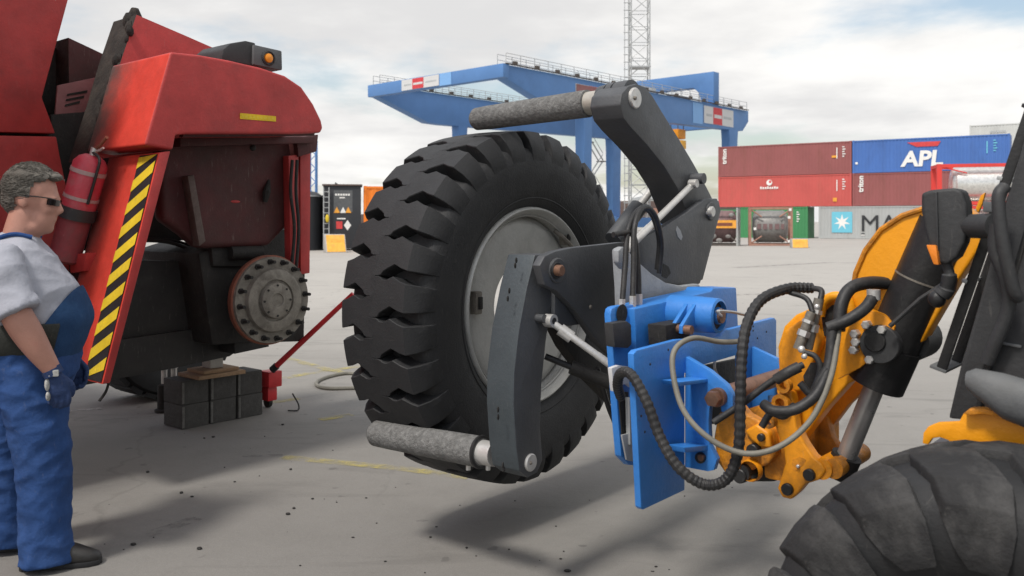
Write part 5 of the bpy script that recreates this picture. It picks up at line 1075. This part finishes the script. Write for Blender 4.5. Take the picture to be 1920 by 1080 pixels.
while placed < 1500:                                            # short strands combed back over the cap
    d_ = Vector((hr.gauss(0, 1), hr.gauss(0, 1), hr.gauss(0.2, 1))).normalized()
    if not hairy(d_): continue
    placed += 1; L_ = hr.uniform(0.025, 0.05); tg = (Vector((-1, hr.uniform(-0.35, 0.35), -0.35+hr.uniform(-0.3, 0.25)))); tg -= d_*tg.dot(d_); tg.normalize()
    base = Vector((-0.028+d_.x*0.122, d_.y*0.089, 1.685+d_.z*(0.124+(0.012 if d_.z > 0.5 else 0)))); lift = hr.uniform(0.002, 0.009)
    p_ = [base, base+tg*L_*0.5+d_*lift, base+tg*L_+d_*(lift*0.4-L_*L_*2.2)]
    h.tube([HB(*q_) for q_ in p_], [0.0016, 0.0014, 0.0005], 3, cap=False)
for k in range(60):                                             # the tuft over the forehead
    y_ = hr.uniform(-0.05, 0.05); x_ = hr.uniform(0.035, 0.075); z_ = 1.785-abs(y_)*0.35
    h.tube([HB(x_-0.03, y_, z_+0.004), HB(x_, y_+hr.uniform(-0.01, 0.01), z_+0.012), HB(x_+0.025, y_+hr.uniform(-0.015, 0.015), z_-0.008)], [0.0018, 0.0016, 0.0006], 3, cap=False)
h.build('hair', 'hair', man, ang=80)
# sunglasses
gl = MB()
for s_ in (-1, 1): gl.tube(cr([HB(-0.028, s_*0.090, 1.668), HB(0.03, s_*0.084, 1.672), HB(0.072, s_*0.070, 1.672), HB(0.094, s_*0.045, 1.668)]), 0.003, 8)
sg_ = gl.build('sunglasses', 'lens', man)
for s_ in (-1, 1):
    l_ = MB(); l_.rings([[HB(x_, s_*y_, 1.656+dz) for dz in (0.013, 0.010, -0.011, -0.014)] for x_, y_ in ((0.066, 0.073), (0.086, 0.060), (0.100, 0.040), (0.107, 0.012))], cap=False, closed=False); l_.build('lens', 'lens', sg_)
# t-shirt with short sleeves
def wr(amp, sx=7, sz=12): return lambda c: amp*(noise.noise(Vector((c.x*sx, c.y*sx, c.z*sz)))+0.6*noise.noise(Vector((c.x*sx*2.3+5, c.y*sx*2.3, c.z*sz*2.1))))
def cloth(c, amp, sx, sz):
    q = c-P0; x, y, z = q.dot(FX), q.dot(FY), q.z
    a1 = noise.noise(Vector((x*sx+z*sz*0.6, y*sx, z*sz-x*sz*0.7))); a2 = noise.noise(Vector((x*sx*2.2-z*sz*1.1, y*sx*2+7, z*sz*1.9+x*3)))
    return amp*((1-abs(a1)*2.4)*0.8-0.35+(0.5-abs(a2)*1.6)*0.55)
s = MB(); torso(s, 0.006)
for arm_, sg in ((RA, -1), (LA, 1)):
    limb(s, [(x, y, z, r+0.020+i*0.008) for i, (x, y, z, r) in enumerate(arm_[:3])]+[(arm_[3][0]-0.004, arm_[3][1], arm_[3][2]+0.015, arm_[3][3]+0.040)])
s.tube([B(-0.05, 0, 1.44), B(-0.045, 0, 1.492)], [0.11, 0.079], 20)
link_mesh('t_shirt', remesh(s, 0.009, 4, lambda c: cloth(c, 0.010, 4.5, 6.0)), 'shirt', man)
# overalls: trousers
s = MB(); s.loft([(B(-0.03, 0, 1.02), 0.244, 0.230), (B(-0.03, 0, 0.95), 0.236, 0.232), (B(-0.02, 0, 0.86), 0.216, 0.224), (B(-0.02, 0, 0.78), 0.175, 0.195)], FX, FY, 28, 2.3)
limb(s, [(0.02, -0.105, 0.90, 0.142), (0.045, -0.115, 0.72, 0.136), (0.075, -0.125, 0.52, 0.118), (0.085, -0.135, 0.36, 0.110), (0.090, -0.14, 0.20, 0.108), (0.095, -0.14, 0.030, 0.122)], 22)
limb(s, [(-0.05, 0.105, 0.90, 0.142), (-0.075, 0.115, 0.72, 0.134), (-0.115, 0.125, 0.52, 0.116), (-0.13, 0.13, 0.36, 0.108), (-0.135, 0.135, 0.20, 0.104), (-0.135, 0.135, 0.035, 0.110)], 22)
def folds(c): z = c.z; return cloth(c, 0.013 if z < 0.2 or 0.4 < z < 0.85 else 0.009, 5.0, 7.5)
tr_ = link_mesh('trousers', remesh(s, 0.009, 3, folds), 'overall', man)
m = MB(); m.tube(cr([B(0.02, -0.238, 0.84), B(0.032, -0.235, 0.79), B(0.046, -0.228, 0.73)]), 0.007, 8); m.build('pocket_seam', 'bib', tr_)
# bib front and shoulder straps
bb = MB(); tb = interp(TORSO, 10); tb = [t for t in tb if t[0] < 1.40]; sg_n = 72; rows = []
for z_, x_, rx, ry in tb:
    row = []
    for k in range(sg_n):
        t = k*2*math.pi/sg_n; ct, st = math.cos(t), math.sin(t); p = 2/2.25
        lx, ly = x_+(rx+0.020)*math.copysign(abs(ct)**p, ct), (ry+0.019)*math.copysign(abs(st)**p, st)
        row.append((lx, z_, ly, bb.bm.verts.new(B(lx, ly, z_)+0.004*FX*noise.noise(Vector((lx*8, ly*8, z_*12))))))
    rows.append(row)
for r0, r1 in zip(rows, rows[1:]):
    for k in range(sg_n):
        q = [r0[k], r0[(k+1) % sg_n], r1[(k+1) % sg_n], r1[k]]; lx = sum(v_[0] for v_ in q)/4; lz = sum(v_[1] for v_ in q)/4
        bb.face([v_[3] for v_ in q])
for co, no in ((B(0, 0, 0.93), Z-FX*1.55), (B(0, 0, 1.30), Z)):
    bmesh.ops.bisect_plane(bb.bm, geom=bb.bm.verts[:]+bb.bm.edges[:]+bb.bm.faces[:], plane_co=co, plane_no=no, clear_outer=True)
bb.build('bib', 'bib', man, ang=80)
for sgn in (-1, 1):
    MB().tube(cr([B(0.02, sgn*0.075, 1.478), B(-0.05, sgn*0.09, 1.492), B(-0.12, sgn*0.09, 1.470), B(-0.19, sgn*0.085, 1.41), B(-0.25, sgn*0.07, 1.30)]), 0.010, 8).build('shoulder_strap', 'overall', man)
# wide back belt
bl_ = MB(); rs = []
for z_, g_ in ((0.965, 0.020), (0.975, 0.027), (1.09, 0.027), (1.10, 0.018)):
    i_ = min(range(len(tb)), key=lambda i: abs(tb[i][0]-z_)); _, x_, rx, ry = tb[i_]; r = []
    for k in range(49):
        t = R(52)+k*R(256)/48; ct, st = math.cos(t), math.sin(t); p = 2/2.25
        r.append(B(x_+(rx+g_)*math.copysign(abs(ct)**p, ct), (ry+g_)*math.copysign(abs(st)**p, st), z_))
    rs.append(r)
bl_.rings(rs, cap=False, closed=False); bl_.build('back_belt', 'belt', man, ang=60)
# gloved right hand: palm, thumb and four curled fingers in one surface
def hand(wx, wy, wz, side, name):
    g = MB(); O = Vector((wx, wy, wz))
    def q(x, y, z): return (wx+x, wy+y*side, wz+z)
    def seg(pts, n=12): g.tube(cr([B(*q(*p[:3])) for p in pts], 4), [c.x for c in cr([Vector((p[3], 0, 0)) for p in pts], 4)], n)
    seg([(-0.010, 0, 0.035, 0.039), (0, 0, 0.0, 0.036)], 16)
    g.loft([(B(*q(0.004, 0, 0.0)), 0.034, 0.024), (B(*q(0.014, 0, -0.035)), 0.044, 0.024), (B(*q(0.020, 0.002, -0.075)), 0.047, 0.022), (B(*q(0.020, 0.004, -0.095)), 0.042, 0.018)], FX, FY, 18)
    for i, (dx, l_, r_) in enumerate(((0.036, 0.072, 0.0115), (0.013, 0.080, 0.012), (-0.010, 0.074, 0.0115), (-0.031, 0.058, 0.010))):       # index to little finger, curled inwards
        seg([(0.020+dx, 0.002, -0.085, r_+0.001), (0.022+dx*1.05, 0.006, -0.085-l_*0.45, r_), (0.012+dx*0.98, 0.022, -0.085-l_*0.80, r_*0.95), (0.000+dx*0.9, 0.036, -0.085-l_*0.72, r_*0.85)])
    seg([(0.036, 0.010, -0.020, 0.014), (0.066, 0.020, -0.052, 0.0135), (0.070, 0.028, -0.085, 0.012), (0.062, 0.032, -0.108, 0.010)])
    gl_ = link_mesh(name, remesh(g, 0.0045, 2), 'glove', man); return gl_
gl_ = hand(0.154, -0.264, 0.885, 1, 'work_glove')
m = MB(); m.lathe([(-0.014, 0.036), (-0.014, 0.0415), (0.014, 0.0415), (0.014, 0.036)], B(0.150, -0.265, 0.895), (B(*RA[6][:3])-B(*RA[7][:3])), 24, loop=True); m.build('glove_cuff', 'glove', gl_)
m = MB(); c_ = B(0.160, -0.305, 0.893); m.boxv(c_-FX*0.018-Z*0.014, FX*0.04, FY*0.014, Z*0.028); m.build('cuff_tab', 'glove_palm', gl_, bevel=0.004)
m = MB(); m.ball(B(0.132, -0.274, 0.842), 0.012, 0.020, 0.030, FX, FY, Z, 12, 8); m.ball(B(0.134, -0.270, 0.79), 0.010, 0.020, 0.022, FX, FY, Z, 12, 8); m.build('palm_patch', 'glove_palm', gl_)
hand(0.113, 0.262, 0.88, -1, 'work_glove')
# shoes
for x_, y_ in ((0.085, -0.14), (-0.14, 0.135)):
    sh_ = MB(); sh_.loft([(B(x_-0.085, y_, 0.055), 0.045, 0.010), (B(x_-0.080, y_, 0.055), 0.055, 0.034)], Z, FY, 16)
    sh_ = MB(); sec = [(-0.090, 0.045, 0.030, 0.032), (-0.075, 0.062, 0.052, 0.040), (-0.02, 0.062, 0.056, 0.044), (0.06, 0.060, 0.056, 0.048), (0.13, 0.050, 0.044, 0.053), (0.19, 0.036, 0.029, 0.050), (0.225, 0.030, 0.022, 0.036), (0.236, 0.026, 0.012, 0.018)]
    sh_.loft([(B(x_+a, y_, zc), hz_, ry) for a, zc, hz_, ry in sec], Z, FY, 18, 2.6); so_ = sh_.build('shoe', 'shoe', man, ang=60)
    sl2 = MB(); out_ = [(-0.095, 0.028), (-0.08, 0.040), (0.0, 0.044), (0.12, 0.054), (0.19, 0.052), (0.232, 0.034), (0.242, 0.0)]
    pts = [(a, b) for a, b in out_]+[(a, -b) for a, b in out_[-2::-1]]
    sl2.prism([B(x_+a, y_+b, 0.002) for a, b in pts], Z*0.022); sl2.build('sole', 'rubber', so_, bevel=0.003)
    for k in range(4): MB().tube([B(x_+0.045+k*0.022, y_-0.022, 0.092-k*0.007), B(x_+0.05+k*0.022, y_+0.022, 0.092-k*0.007)], 0.003, 6).build('lace', 'under', so_)
